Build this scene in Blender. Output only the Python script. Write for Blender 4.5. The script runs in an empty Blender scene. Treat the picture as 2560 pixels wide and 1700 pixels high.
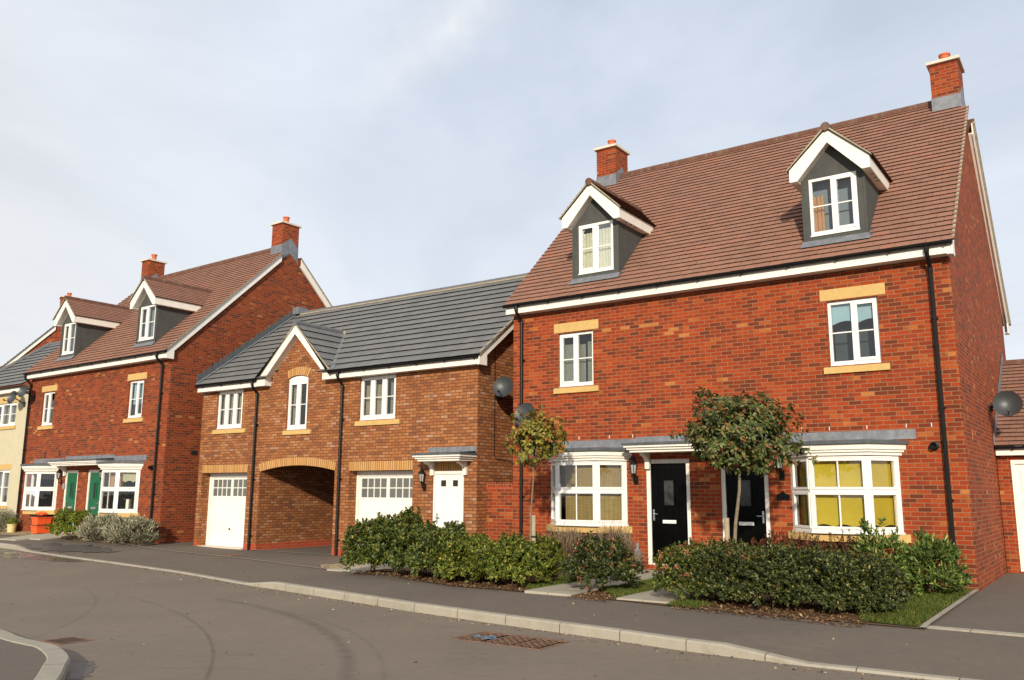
import bpy, bmesh, math, random
import numpy as np
from mathutils import Vector, Matrix
from mathutils.geometry import tessellate_polygon
C = bpy.context.scene
COL = C.collection
R_ = math.radians
rng = np.random.default_rng(7)
random.seed(5)

# ------------------------------------------------------------------ camera
cd = bpy.data.cameras.new("camera"); cam = bpy.data.objects.new("camera", cd); COL.objects.link(cam)
cd.sensor_fit = 'HORIZONTAL'; cd.sensor_width = 36.0; cd.lens = 29.998
cd.clip_start = 0.1; cd.clip_end = 2000
cam.matrix_world = Matrix.Translation((0, 0, 1.74)) @ Matrix.Rotation(R_(90 + 10.128), 4, 'X') @ Matrix.Rotation(R_(0.2569), 4, 'Z')
C.camera = cam
# ------------------------------------------------------------------ light
SUN = Vector((-0.159, -0.988, 0)).normalized() * math.cos(R_(20)) + Vector((0, 0, math.sin(R_(20))))
sl = bpy.data.lights.new("sun", 'SUN'); so = bpy.data.objects.new("sun", sl); COL.objects.link(so)
sl.energy = 4.6; sl.angle = R_(1.6); sl.color = (1.0, 0.90, 0.74)
so.rotation_euler = SUN.to_track_quat('Z', 'Y').to_euler()
C.view_settings.view_transform = 'Standard'
try: C.view_settings.look = 'None'
except Exception: pass
C.view_settings.exposure = 0.0; C.view_settings.gamma = 1.0

class NT:
    """tiny node-tree helper"""
    def __init__(s, tree): s.t = tree; s.n = tree.nodes; s.l = tree.links
    def node(s, typ, **kw):
        n = s.n.new(typ)
        for k, v in kw.items():
            if k.startswith('_'): setattr(n, k[1:], v)
            else: s.set(n, k, v)
        return n
    def set(s, n, k, v):
        sock = n.inputs[int(k[1:])] if k[0] == 'i' and k[1:].isdigit() else n.inputs[k.replace('_', ' ')]
        if isinstance(v, bpy.types.NodeSocket): s.l.new(v, sock)
        else: sock.default_value = v
    def math(s, op, a, b=0.0, clamp=False):
        n = s.n.new('ShaderNodeMath'); n.operation = op; n.use_clamp = clamp
        for i, v in enumerate((a, b)):
            if isinstance(v, bpy.types.NodeSocket): s.l.new(v, n.inputs[i])
            else: n.inputs[i].default_value = v
        return n.outputs[0]
    def mix(s, f, a, b, blend='MIX'):
        n = s.n.new('ShaderNodeMix'); n.data_type = 'RGBA'; n.blend_type = blend
        for i, v in ((0, f), (6, a), (7, b)):
            if isinstance(v, bpy.types.NodeSocket): s.l.new(v, n.inputs[i])
            else: n.inputs[i].default_value = v if i == 0 else (tuple(v) + (1,))[:4]
        return n.outputs[2]
    def noise(s, vec, scale, detail=3, rough=.55, dist=0.0):
        n = s.node('ShaderNodeTexNoise', Scale=scale, Detail=detail, Roughness=rough, Distortion=dist)
        if vec is not None: s.l.new(vec, n.inputs['Vector'])
        return n.outputs['Fac']
    def ramp(s, f, stops, interp='LINEAR'):
        n = s.n.new('ShaderNodeValToRGB'); n.color_ramp.interpolation = interp
        e = n.color_ramp.elements
        while len(e) < len(stops): e.new(0.5)
        for el, (p, c) in zip(e, stops):
            el.position = p; el.color = (c if hasattr(c, '__len__') else (c, c, c)) + ((1,) if not hasattr(c, '__len__') or len(c) == 3 else ())
        s.l.new(f, n.inputs[0]); return n.outputs[0]
    def mapping(s, vec, scale=(1, 1, 1), rot=(0, 0, 0), loc=(0, 0, 0)):
        n = s.node('ShaderNodeMapping', Scale=scale, Rotation=rot, Location=loc); s.l.new(vec, n.inputs['Vector']); return n.outputs[0]

# ------------------------------------------------------------------ sky
w = bpy.data.worlds.new("World"); C.world = w; w.use_nodes = True
T = NT(w.node_tree); T.n.clear()
tc = T.node('ShaderNodeTexCoord'); d = tc.outputs['Generated']
sky = T.node('ShaderNodeTexSky', _sky_type='NISHITA', _sun_disc=False, _sun_elevation=R_(20), _sun_rotation=R_(189), _altitude=50.0, _air_density=1.0, _dust_density=1.5, _ozone_density=1.0)
skyc = T.mix(1.0, sky.outputs[0], (0.085, 0.085, 0.085), 'MULTIPLY')
sep = T.node('ShaderNodeSeparateXYZ', Vector=d)
zz = T.math('MAXIMUM', sep.outputs[2], 0.03)
px_ = T.math('DIVIDE', sep.outputs[0], zz); py_ = T.math('DIVIDE', sep.outputs[1], zz)
pl = T.node('ShaderNodeCombineXYZ', X=px_, Y=py_, Z=0.0).outputs[0]     # thin cloud sheet seen from below
n1 = T.noise(T.mapping(pl, (.55, .22, 1), (0, 0, .45)), 1.0, 6, .58, .8)
n2 = T.noise(T.mapping(d, (1.1, 1.1, 2.4), loc=(.7, .2, 0)), 1.6, 4, .5, .3)
horizon = T.math('POWER', T.math('SUBTRACT', 1.0, T.math('MAXIMUM', sep.outputs[2], 0.0)), 4.5)
veil = T.math('ADD', T.math('MULTIPLY', T.ramp(n1, [(.38, 0.0), (.68, 1.0)]), .34), T.math('MULTIPLY', T.ramp(n2, [(.3, 0.0), (.7, 1.0)]), .18))
veil = T.math('ADD', T.math('ADD', veil, .58), T.math('MULTIPLY', horizon, .30), True)
# one brighter cirrus wisp
ax = T.math('SUBTRACT', px_, T.math('ADD', -0.20, T.math('MULTIPLY', T.math('SUBTRACT', py_, 1.80), -.60)))
ax = T.math('ADD', ax, T.math('MULTIPLY', T.math('SUBTRACT', T.noise(pl, 6.0, 5, .65), .5), .16))
wisp = T.math('SUBTRACT', 1.0, T.math('MULTIPLY', T.math('ABSOLUTE', ax), 9.0), True)
wisp = T.math('MULTIPLY', wisp, T.math('SUBTRACT', 1.0, T.math('MULTIPLY', T.math('ABSOLUTE', T.math('SUBTRACT', py_, 1.72)), 1.9), True))
wisp = T.math('MULTIPLY', wisp, T.ramp(T.noise(T.mapping(pl, (6, 1.3, 1), (0, 0, .15)), 1.5, 5, .6), [(.3, .15), (.7, 1.0)]))
greyside = T.ramp(T.math('ADD', T.math('MULTIPLY', sep.outputs[0], -1.0), T.math('MULTIPLY', sep.outputs[2], -.25)), [(.1, (.79, .865, .985)), (.55, (.785, .805, .84))])
col = T.mix(veil, skyc, greyside)
col = T.mix(T.math('MULTIPLY', horizon, .75), col, (.945, .945, .94))
col = T.mix(T.math('MULTIPLY', wisp, .8), col, (.95, .96, .975))
bg = T.node('ShaderNodeBackground', Color=col, Strength=1.0)
out = T.node('ShaderNodeOutputWorld'); T.l.new(bg.outputs[0], out.inputs[0])

# ------------------------------------------------------------------ frames (metres; road surface at z = 0)
FR = {'R': ((0.0357, 19.6846, 0.3216), -35.1511), 'M': ((-9.4660, 26.1088, 0.1452), -35.1302),
      'L': ((-18.0069, 31.7960, 0.3186), -36.3054), 'K': ((-23.334, 43.0, 0.0), -57.0)}
def wp(h, u, v, z=None):
    (x, y, z0), a = FR[h]; c, s = math.cos(R_(a)), math.sin(R_(a))
    return (x + u * c + v * s, y + u * s - v * c, z0 + (z or 0))
def to_m(x, y):
    (x0, y0, _), a = FR['M']; c, s = math.cos(R_(a)), math.sin(R_(a))
    return ((x - x0) * c + (y - y0) * s, (x - x0) * s - (y - y0) * c)
def interp(t, pts):
    if t <= pts[0][0]: return pts[0][1]
    for (a, b), (c, e) in zip(pts, pts[1:]):
        if t <= c: return b + (e - b) * (t - a) / (c - a)
    return pts[-1][1]
VK = [(-45, -4.0), (-12, 2.0), (-5.6, 2.93), (-4.5, 3.05), (-2.8, 3.34), (0, 3.73), (2.45, 4.01), (5.84, 4.48), (9.26, 5.2), (10.2, 5.34), (12.5, 5.74), (14, 6.02), (15.7, 6.24), (17.6, 6.44), (18.6, 6.6), (19.9, 6.66), (21.2, 6.6), (30, 6.0), (60, 3.0)]
KT = [(-4.4, .13), (-3.1, .025), (9.0, .025), (10.0, .12), (19.05, .12), (19.95, .025), (60, .025)]
BK = [(-5, .27), (-2, .22), (0, .15), (1.5, .125), (9.8, .125), (11.3, .19)]
def gz_m(U, V):
    t = max(0.0, interp(U, VK) - V - .14); kt = interp(U, KT)
    return kt + (interp(U, BK) - kt) * min(1.0, t / 2.0)
def gz(x, y): return gz_m(*to_m(x, y))

# ------------------------------------------------------------------ mesh helper (u, v outward, z) -> (u, -v, z)
class MB:
    def __init__(s, T=None): s.v = []; s.f = []; s.uv = []; s.mi = []; s.T = T
    def pts(s, P):
        n = len(s.v)
        s.v.extend([s.T(*p) if s.T else tuple(p) for p in P]); return n
    def face(s, idx, uv=None, m=0):
        s.f.append(tuple(idx)); s.mi.append(m)
        if uv is None:
            p = [Vector(s.v[i]) for i in idx]
            n = Vector((0, 0, 0))
            for a, b in zip(p, p[1:] + p[:1]): n += a.cross(b)
            a = [abs(c) for c in n]
            k = 0 if a[0] >= a[1] * .99 and a[0] >= a[2] * .99 else (1 if a[1] >= a[2] * .99 else 2)
            uv = [((q[1], q[2]) if k == 0 else (q[0], q[2]) if k == 1 else (q[0], q[1])) for q in p]
        s.uv.append(uv)
    def poly(s, P, uv=None, m=0):
        n = s.pts(P); s.face(range(n, n + len(P)), uv, m)
    def box(s, u0, u1, v0, v1, z0, z1, m=0, tz=None):
        zt = tz or (z1, z1, z1, z1)
        n = s.pts([(u0, v0, z0), (u1, v0, z0), (u1, v1, z0), (u0, v1, z0), (u0, v0, zt[0]), (u1, v0, zt[1]), (u1, v1, zt[2]), (u0, v1, zt[3])])
        for q in ((0, 3, 2, 1), (4, 5, 6, 7), (0, 1, 5, 4), (1, 2, 6, 5), (2, 3, 7, 6), (3, 0, 4, 7)): s.face([n + i for i in q], None, m)
    def prism(s, P, off, m=0, cap=True):
        """P: 3d outline, off: extrusion vector"""
        k = len(P); n = s.pts(P); n2 = s.pts([tuple(a + b for a, b in zip(p, off)) for p in P])
        if cap: s.face(range(n, n + k), None, m); s.face([n2 + k - 1 - i for i in range(k)], None, m)
        for i in range(k): j = (i + 1) % k; s.face((n + i, n + j, n2 + j, n2 + i), None, m)
    def tube(s, path, r, n=8, m=0, cap=True):
        path = [Vector(p) for p in path]; rs = r if hasattr(r, '__len__') else [r] * len(path)
        rings = []; prev = None
        for i, p in enumerate(path):
            t = (path[min(i + 1, len(path) - 1)] - path[max(i - 1, 0)]).normalized()
            a = prev if prev is not None else (Vector((0, 0, 1)) if abs(t.z) < .9 else Vector((1, 0, 0)))
            x = (a - t * a.dot(t)).normalized(); y = t.cross(x); prev = x
            rings.append(s.pts([tuple(p + (x * math.cos(2 * math.pi * k / n) + y * math.sin(2 * math.pi * k / n)) * rs[i]) for k in range(n)]))
        for a, b in zip(rings, rings[1:]):
            for k in range(n): j = (k + 1) % n; s.face((a + k, a + j, b + j, b + k), None, m)
        if cap: s.face([rings[0] + n - 1 - k for k in range(n)], None, m); s.face([rings[-1] + k for k in range(n)], None, m)
    def lathe(s, c, prof, n=16, m=0, axis=None):
        """prof: (radius, height) pairs; axis: direction vector"""
        ax = Vector(axis or (0, 0, 1)).normalized(); a = Vector((1, 0, 0)) if abs(ax.x) < .9 else Vector((0, 1, 0))
        x = (a - ax * a.dot(ax)).normalized(); y = ax.cross(x); c = Vector(c); rings = []
        for r, h in prof:
            rings.append(s.pts([tuple(c + ax * h + (x * math.cos(2 * math.pi * k / n) + y * math.sin(2 * math.pi * k / n)) * max(r, 1e-4)) for k in range(n)]))
        for p, q in zip(rings, rings[1:]):
            for k in range(n): j = (k + 1) % n; s.face((p + k, p + j, q + j, q + k), None, m)
        s.face([rings[0] + n - 1 - k for k in range(n)], None, m); s.face([rings[-1] + k for k in range(n)], None, m)
    def wall(s, outer, holes, fn, depth=.1, m=0, rm=None):
        loops = [outer] + holes; allp = [p for lp in loops for p in lp]
        tri = tessellate_polygon([[Vector((a, b, 0)) for a, b in lp] for lp in loops])
        n = s.pts([fn(a, b, 0) for a, b in allp])
        for t in tri: s.face([n + i for i in t], [allp[i] for i in t], m)
        for h in holes:
            for (a, b), (c, e) in zip(h, h[1:] + h[:1]):
                s.poly([fn(a, b, 0), fn(c, e, 0), fn(c, e, -depth), fn(a, b, -depth)], None, m if rm is None else rm)
    def tiles(s, O, A, B, la, lb, gauge, wid, th, keep=None, m=0, me=1, jit=.004, lip=.012):
        O, A, B = Vector(O), Vector(A).normalized(), Vector(B).normalized(); N = A.cross(B)
        if N.z < 0: N = -N
        rows = int(round(lb / gauge)); g = lb / rows; cols = int(la / wid) + 2
        for i in range(rows):
            for j in range(cols):
                a0 = j * wid - (wid / 2 if i % 2 else 0); a1 = a0 + wid - .004
                a0, a1 = max(0.0, a0), min(la, a1)
                if a1 - a0 < .02: continue
                if keep:
                    r = keep(a0, a1, (i + .5) * g)
                    if r is None: continue
                    a0, a1 = r
                l1, l2 = random.uniform(-jit, jit), random.uniform(-jit, jit); sj = random.uniform(-jit, jit)
                P = lambda a, b, h: tuple(O + A * a + B * b + N * h)
                b0, b1 = i * g - lip + sj, (i + 1) * g
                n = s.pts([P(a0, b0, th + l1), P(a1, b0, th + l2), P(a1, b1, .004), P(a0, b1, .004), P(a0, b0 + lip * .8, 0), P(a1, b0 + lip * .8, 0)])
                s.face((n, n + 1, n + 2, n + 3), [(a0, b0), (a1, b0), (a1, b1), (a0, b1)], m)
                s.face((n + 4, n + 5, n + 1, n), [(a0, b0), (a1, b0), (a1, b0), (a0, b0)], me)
    def build(s, name, mats, parent=None, smooth=False, conv=True, label=None):
        me = bpy.data.meshes.new(name)
        me.from_pydata([(p[0], -p[1], p[2]) for p in s.v] if conv else s.v, [], s.f)
        mats = mats if isinstance(mats, (list, tuple)) else [mats]
        for x in mats: me.materials.append(MAT[x] if isinstance(x, str) else x)
        ul = me.uv_layers.new(name='UVMap')
        flat = [c for f in s.uv for q in f for c in q]
        ul.data.foreach_set('uv', flat)
        me.polygons.foreach_set('material_index', s.mi)
        if smooth: me.polygons.foreach_set('use_smooth', [True] * len(s.f))
        bm = bmesh.new(); bm.from_mesh(me); bmesh.ops.recalc_face_normals(bm, faces=bm.faces); bm.to_mesh(me); bm.free()
        o = bpy.data.objects.new(name, me); COL.objects.link(o)
        if parent: o.parent = parent
        if label: o['label'] = label
        return o
def root(name, frame, label, cat, group=None):
    o = bpy.data.objects.new(name, None); COL.objects.link(o); o.empty_display_size = .3
    if isinstance(frame, str): p, a = FR[frame]; o.location = p; o.rotation_euler = (0, 0, R_(a))
    else: o.location = frame
    return tag(o, label, cat, group)
def tag(o, label, cat, group=None):
    o['label'] = label; o['category'] = cat
    if group: o['group'] = group
    return o
def kind(o, k): o['kind'] = k; return o
def placed(o, h):
    p, a = FR[h]; o.location = p; o.rotation_euler = (0, 0, R_(a)); return o

# ------------------------------------------------------------------ materials
MAT = {}
def new_mat(name):
    m = bpy.data.materials.new(name); m.use_nodes = True; t = NT(m.node_tree)
    MAT[name] = m; return m, t, t.n['Principled BSDF']
def plain(name, c, rough=.6, metal=0.0, var=.12, scale=6.0, spec=.4, bump=0.0, bscale=60, coat=0.0, stain=None):
    m, t, b = new_mat(name)
    oc = t.node('ShaderNodeTexCoord').outputs['Object']
    f = t.noise(oc, scale, 5, .6)
    col = t.ramp(f, [(.3, tuple(x * (1 - var) for x in c)), (.7, tuple(min(1, x * (1 + var)) for x in c))])
    if stain:
        f2 = t.noise(t.mapping(oc, (3, 3, .5)), 2.2, 5, .65)
        col = t.mix(t.math('MULTIPLY', t.ramp(f2, [(.5, 0.0), (.75, 1.0)]), stain[1]), col, stain[0])
    t.l.new(col, b.inputs['Base Color'])
    b.inputs['Roughness'].default_value = rough; b.inputs['Metallic'].default_value = metal
    b.inputs['Specular IOR Level'].default_value = spec
    if coat: b.inputs['Coat Weight'].default_value = coat; b.inputs['Coat Roughness'].default_value = .08
    if bump:
        bn = t.node('ShaderNodeBump', Strength=bump, Distance=.01, Height=t.noise(oc, bscale, 4)); t.l.new(bn.outputs[0], b.inputs['Normal'])
    return m
def brick(name, pal, mortar, bw=.225, bh=.075, mo=.010, offset=.5, clump=.25, shift=(0, 0), dirt=.25, rough=.85, bump=.5):
    m, t, b = new_mat(name)
    uv = t.mapping(t.node('ShaderNodeUVMap').outputs[0], loc=shift + (0,))
    wob = t.node('ShaderNodeTexNoise', Scale=9.0, Detail=2.0); t.l.new(uv, wob.inputs['Vector'])
    wv = t.node('ShaderNodeVectorMath', _operation='MULTIPLY_ADD'); t.l.new(wob.outputs['Color'], wv.inputs[0]); wv.inputs[1].default_value = (.006, .004, 0); t.l.new(uv, wv.inputs[2])
    sp = t.node('ShaderNodeSeparateXYZ', Vector=wv.outputs[0])
    ry_ = t.math('DIVIDE', sp.outputs[1], bh); row = t.math('FLOOR', ry_); fy = t.math('FRACT', ry_)
    cx_ = t.math('ADD', t.math('DIVIDE', sp.outputs[0], bw), t.math('MULTIPLY', t.math('FLOORED_MODULO', row, 2.0), offset)); colm = t.math('FLOOR', cx_); fx = t.math('FRACT', cx_)
    ey = t.math('MULTIPLY', t.math('SUBTRACT', .5, t.math('ABSOLUTE', t.math('SUBTRACT', fy, .5))), bh)
    ex = t.math('MULTIPLY', t.math('SUBTRACT', .5, t.math('ABSOLUTE', t.math('SUBTRACT', fx, .5))), bw)
    ed = t.math('MINIMUM', ex, ey)
    mort = t.math('SUBTRACT', 1.0, t.math('DIVIDE', t.math('SUBTRACT', ed, mo * .32), mo * .36), True)
    wn = t.node('ShaderNodeTexWhiteNoise', _noise_dimensions='2D', Vector=t.node('ShaderNodeCombineXYZ', X=t.math('ADD', colm, .5), Y=t.math('ADD', row, .5), Z=0.0).outputs[0])
    tint = t.math('ADD', wn.outputs['Value'], t.math('MULTIPLY', t.math('SUBTRACT', t.noise(uv, .9, 3), .5), clump), True)
    col = t.ramp(tint, pal, 'LINEAR')
    # burnt ends: one end of some bricks is darker
    end = t.math('MULTIPLY', t.ramp(fx, [(.25, 1.0), (.6, 0.0)]), t.math('GREATER_THAN', t.node('ShaderNodeSeparateColor', Color=wn.outputs['Color']).outputs[1], .72))
    col = t.mix(t.math('MULTIPLY', end, .55), col, pal[0][1])
    # streaky variation inside the bricks
    n2 = t.noise(t.mapping(uv, (5, 16, 1)), 3.0, 4, .65)
    col = t.mix(t.math('MULTIPLY', t.ramp(n2, [(.5, 0.0), (.72, 1.0)]), .55), col, tuple(x * .42 for x in pal[len(pal) // 2][1]))
    n3 = t.noise(t.mapping(uv, (1.2, .7, 1)), .8, 5, .6)
    col = t.mix(t.math('MULTIPLY', t.ramp(n3, [(.42, 0.0), (.75, 1.0)]), dirt), col, tuple(x * .6 for x in pal[0][1]))
    mcol = t.mix(t.noise(uv, 2.5, 4), tuple(x * .75 for x in mortar), tuple(x * 1.2 for x in mortar))
    col = t.mix(mort, col, mcol)
    t.l.new(col, b.inputs['Base Color']); b.inputs['Roughness'].default_value = rough; b.inputs['Specular IOR Level'].default_value = .2
    h = t.math('ADD', t.math('MULTIPLY', mort, -1.0), t.math('MULTIPLY', t.noise(uv, 60, 3), .35))
    bn = t.node('ShaderNodeBump', Strength=bump, Distance=.006, Height=h); t.l.new(bn.outputs[0], b.inputs['Normal'])
    return m
def island(name, stops, rough=.7, spec=.3, trans=0.0, noise=0.0, nscale=8, bump=0.0, interp_='LINEAR'):
    m, t, b = new_mat(name)
    r = t.node('ShaderNodeNewGeometry').outputs['Random Per Island']
    oc = t.node('ShaderNodeTexCoord').outputs['Object']
    if noise: r = t.math('ADD', t.math('MULTIPLY', r, 1 - noise), t.math('MULTIPLY', t.ramp(t.noise(oc, nscale, 4, .6), [(.3, 0.0), (.7, 1.0)]), noise), True)
    col = t.ramp(r, stops, interp_)
    t.l.new(col, b.inputs['Base Color']); b.inputs['Roughness'].default_value = rough; b.inputs['Specular IOR Level'].default_value = spec
    if bump:
        bn = t.node('ShaderNodeBump', Strength=bump, Distance=.01, Height=t.noise(oc, 45, 4)); t.l.new(bn.outputs[0], b.inputs['Normal'])
    if trans:
        tr = t.node('ShaderNodeBsdfTranslucent'); t.l.new(col, tr.inputs['Color'])
        mx = t.node('ShaderNodeMixShader'); mx.inputs[0].default_value = trans
        t.l.new(b.outputs[0], mx.inputs[1]); t.l.new(tr.outputs[0], mx.inputs[2])
        t.l.new(mx.outputs[0], t.n['Material Output'].inputs[0])
    return m
RED = [(0.0, (.125, .028, .013)), (.14, (.18, .033, .011)), (.30, (.262, .038, .010)), (.60, (.305, .043, .010)), (.86, (.345, .053, .012)), (.96, (.365, .073, .016)), (.992, (.41, .12, .028)), (1.0, (.45, .165, .045))]
brick('red_brick', RED, (.27, .165, .088), mo=.0105)
brick('red_brick_left', [(p, (c[0] * .84, c[1] * 1.0, c[2] * 1.15)) for p, c in RED], (.25, .135, .075), shift=(3.3, 1.2), clump=.22)
brick('red_brick_far', RED, (.24, .15, .10), shift=(7.3, 4.2))
BRN = [(0.0, (0.1904, 0.0762, 0.0381)), (0.12, (0.2576, 0.093, 0.0381)), (0.35, (0.3192, 0.112, 0.0403)), (0.6, (0.3584, 0.1344, 0.047)), (0.85, (0.392, 0.1624, 0.0627)), (0.95, (0.4032, 0.196, 0.1008)), (1.0, (0.4256, 0.2352, 0.1456))]
brick('brown_brick', BRN, (.065, .036, .018), shift=(1.1, 5.2), clump=.30, mo=.0125)
brick('soldier_brick', [(0.0, (.46, .235, .075)), (.5, (.56, .31, .11)), (1.0, (.60, .30, .13))], (.15, .075, .022), bw=.075, bh=.40, mo=.017, offset=0.0, clump=.1, dirt=.1)
brick('engineering_brick', [(0.0, (.36, .05, .02)), (1.0, (.46, .075, .03))], (.3, .16, .1))
plain('sandstone', (.56, .37, .135), .9, var=.08, scale=14, bump=.15, bscale=90, stain=((.33, .22, .10), .28))
plain('white_upvc', (.80, .775, .73), .28, var=.03, spec=.5)
plain('white_paint', (.80, .76, .68), .5, var=.04, stain=((.55, .50, .42), .22))
plain('garage_white', (.80, .765, .68), .42, var=.03, stain=((.6, .54, .45), .2))
plain('lead', (.185, .195, .212), .55, metal=.25, var=.25, scale=9, stain=((.30, .31, .33), .55))
plain('dark_lead', (.095, .108, .115), .45, metal=.2, var=.2, scale=9, stain=((.15, .16, .17), .4))
plain('charcoal_render', (.066, .067, .061), .85, var=.14, scale=5, stain=((.10, .10, .09), .35), bump=.15)
plain('cream_render', (.52, .465, .315), .9, var=.05, scale=3, bump=.12, stain=((.45, .39, .26), .25))
plain('black_plastic', (.008, .008, .008), .4, var=.2, spec=.22)
plain('black_gloss', (.003, .003, .003), .16, var=.2, spec=.06)
plain('green_gloss', (.008, .105, .045), .4, var=.1, spec=.25)
plain('chrome', (.62, .62, .64), .25, metal=.9, var=.05)
plain('terracotta', (.52, .13, .045), .75, var=.15, scale=9)
plain('concrete_cap', (.66, .56, .45), .85, var=.08, bump=.15)
plain('mortar_verge', (.34, .29, .21), .9, var=.2, scale=14, bump=.3, bscale=50, stain=((.16, .15, .10), .5))
plain('dish_grey', (.042, .045, .047), .45, var=.12, spec=.5)
plain('dark_metal', (.02, .02, .022), .5, var=.2)
plain('curtain_cream', (.72, .68, .52), .95, var=.1, scale=12)
plain('curtain_grey', (.30, .30, .25), .95, var=.15, scale=12)
plain('sky_reflect_grey', (.27, .31, .35), .95, var=.06)  # grey-blue of sky reflected in dormer panes, put into the colour
plain('slate_backing', (.075, .092, .10), .95, var=.1)  # for the board added to lift the black behind one upstairs pane
plain('curtain_beige', (.36, .31, .20), .95, var=.15, scale=12)
plain('curtain_orange', (.60, .34, .17), .95, var=.1)
plain('blind_yellow', (.62, .44, .030), .8, var=.05, scale=4)
plain('blind_cream', (.66, .60, .40), .8, var=.05)
plain('blind_blue', (.42, .58, .66), .8, var=.05)
plain('orange_plastic', (.85, .11, .022), .38, var=.06, spec=.5)
plain('orange_bag', (.85, .12, .03), .3, var=.12, spec=.6)
plain('lid_plastic', (.035, .03, .03), .4, var=.2)
plain('pot_glaze', (.66, .52, .24), .45, var=.08)
plain('bark', (.20, .155, .10), .9, var=.3, scale=22, bump=.5, bscale=40)
plain('stake_wood', (.36, .29, .19), .9, var=.25, scale=18, bump=.3)
plain('twig', (.11, .07, .04), .9, var=.3)
plain('rubber_tie', (.012, .012, .012), .7)
plain('grey_box', (.26, .265, .27), .6, var=.12)
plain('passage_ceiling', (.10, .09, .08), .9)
plain('box_card', (.60, .58, .48), .9)
m, t, b = new_mat('bamboo')
uvn = t.node('ShaderNodeTexCoord').outputs['Object']
st = t.noise(t.mapping(uvn, (3, 3, 90)), 1.6, 3, .6); st2 = t.noise(t.mapping(uvn, (34, 34, .6)), 1.0, 3, .5)
c1 = t.ramp(t.math('ADD', t.math('MULTIPLY', st, .6), t.math('MULTIPLY', st2, .5)), [(.35, (.23, .145, .048)), (.75, (.50, .355, .14))])
t.l.new(c1, b.inputs['Base Color']); b.inputs['Roughness'].default_value = .85
# glass: real dielectric-looking sheet, clear with a fresnel reflection
m, t, b = new_mat('glass')
fr = t.node('ShaderNodeFresnel', IOR=1.75)
gl = t.node('ShaderNodeBsdfGlossy', Color=(1, 1, 1, 1), Roughness=.015); tr = t.node('ShaderNodeBsdfTransparent', Color=(.80, .84, .83, 1))
bnz = t.node('ShaderNodeBump', Strength=.03, Distance=.05, Height=t.noise(t.node('ShaderNodeTexCoord').outputs['Object'], 2.0, 2)); t.l.new(bnz.outputs[0], gl.inputs['Normal'])
mx = t.node('ShaderNodeMixShader'); t.l.new(fr.outputs[0], mx.inputs[0]); t.l.new(tr.outputs[0], mx.inputs[1]); t.l.new(gl.outputs[0], mx.inputs[2]); t.l.new(mx.outputs[0], t.n['Material Output'].inputs[0])
plain('lamp_pane', (.34, .34, .32), .2)
plain('door_pane', (.035, .036, .034), .10, var=.5, scale=7, spec=.35)
plain('frosted_glass', (.12, .125, .115), .22, var=.25, scale=30, spec=.8)
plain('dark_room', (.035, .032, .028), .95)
island('brown_tile', [(0.0, (.225, .120, .085)), (.35, (.268, .142, .101)), (.75, (.295, .150, .105)), (1.0, (.34, .135, .082))], .95, .08, noise=.35, nscale=1.3, bump=.3)
island('tile_edge_shade', [(0.0, (.055, .028, .019)), (1.0, (.09, .042, .028))], .9, .2)  # dark butt edges: shadow gap under each course painted into the colour
island('grey_slate', [(0.0, (.138, .136, .132)), (.5, (.162, .158, .151)), (1.0, (.185, .178, .166))], .6, .3, noise=.3, nscale=1.1, bump=.15)
island('slate_edge_shade', [(0.0, (.014, .013, .013)), (1.0, (.026, .024, .022))], .9, .2)  # near-black edges paint in the shade of the deep gaps between slate courses
plain('ridge_brown', (.13, .058, .036), .85, var=.2, scale=8, stain=((.26, .21, .15), .5))
plain('ridge_grey', (.12, .122, .128), .7, var=.15, scale=8, stain=((.26, .23, .15), .45))
# leaves
island('leaf_viburnum', [(0.0, (0.0215, 0.0351, 0.0079)), (0.35, (0.0538, 0.081, 0.0158)), (0.7, (0.1111, 0.1418, 0.0257)), (0.93, (0.215, 0.216, 0.0396)), (1.0, (0.3584, 0.27, 0.0594))], .5, .3, .10)
island('leaf_tip', [(0.0, (0.078, 0.0938, 0.015)), (0.6, (0.156, 0.1625, 0.028)), (1.0, (0.26, 0.225, 0.05))], .5, .3, .2)
island('leaf_lush', [(0.0, (0.0388, 0.0613, 0.0126)), (0.35, (0.0873, 0.1198, 0.0167)), (0.7, (0.1646, 0.1972, 0.0252)), (1.0, (0.3295, 0.2858, 0.0472))], 0.5, 0.28, .15)
island('leaf_dark', [(0.0, (0.015, 0.0231, 0.0071)), (0.4, (0.0338, 0.0493, 0.0143)), (0.75, (0.0788, 0.0924, 0.0245)), (0.95, (0.1594, 0.154, 0.0357)), (1.0, (0.2812, 0.231, 0.051))], .5, .3, .06)
island('leaf_photinia', [(0.0, (.030, .048, .014)), (.4, (.080, .105, .026)), (.74, (.155, .170, .045)), (.90, (.22, .17, .06)), (.96, (.27, .09, .045)), (1.0, (.34, .05, .028))], .5, .3, .15)
island('leaf_young', [(0.0, (0.0759, 0.0922, 0.0194)), (0.4, (0.1773, 0.1772, 0.0267)), (0.75, (0.2953, 0.2551, 0.0413)), (0.9, (0.4387, 0.241, 0.0546)), (1.0, (0.5063, 0.0851, 0.0267))], 0.5, 0.28, .2)
island('leaf_red', [(0.0, (0.0845, 0.0218, 0.0156)), (0.5, (0.1775, 0.0437, 0.025)), (0.85, (0.1183, 0.0936, 0.0281)), (1.0, (0.0845, 0.117, 0.0312))], 0.5, 0.28, .12)
island('leaf_laurel', [(0.0, (0.0363, 0.0684, 0.0182)), (0.5, (0.0817, 0.1329, 0.0252)), (0.85, (0.1701, 0.2314, 0.042)), (1.0, (0.4082, 0.4025, 0.105))], 0.5, 0.28, .1)
island('lavender_grey', [(0.0, (0.1275, 0.1275, 0.0765)), (0.5, (0.2635, 0.255, 0.1615)), (1.0, (0.442, 0.408, 0.2805))], 0.5, 0.28, .1)
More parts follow.
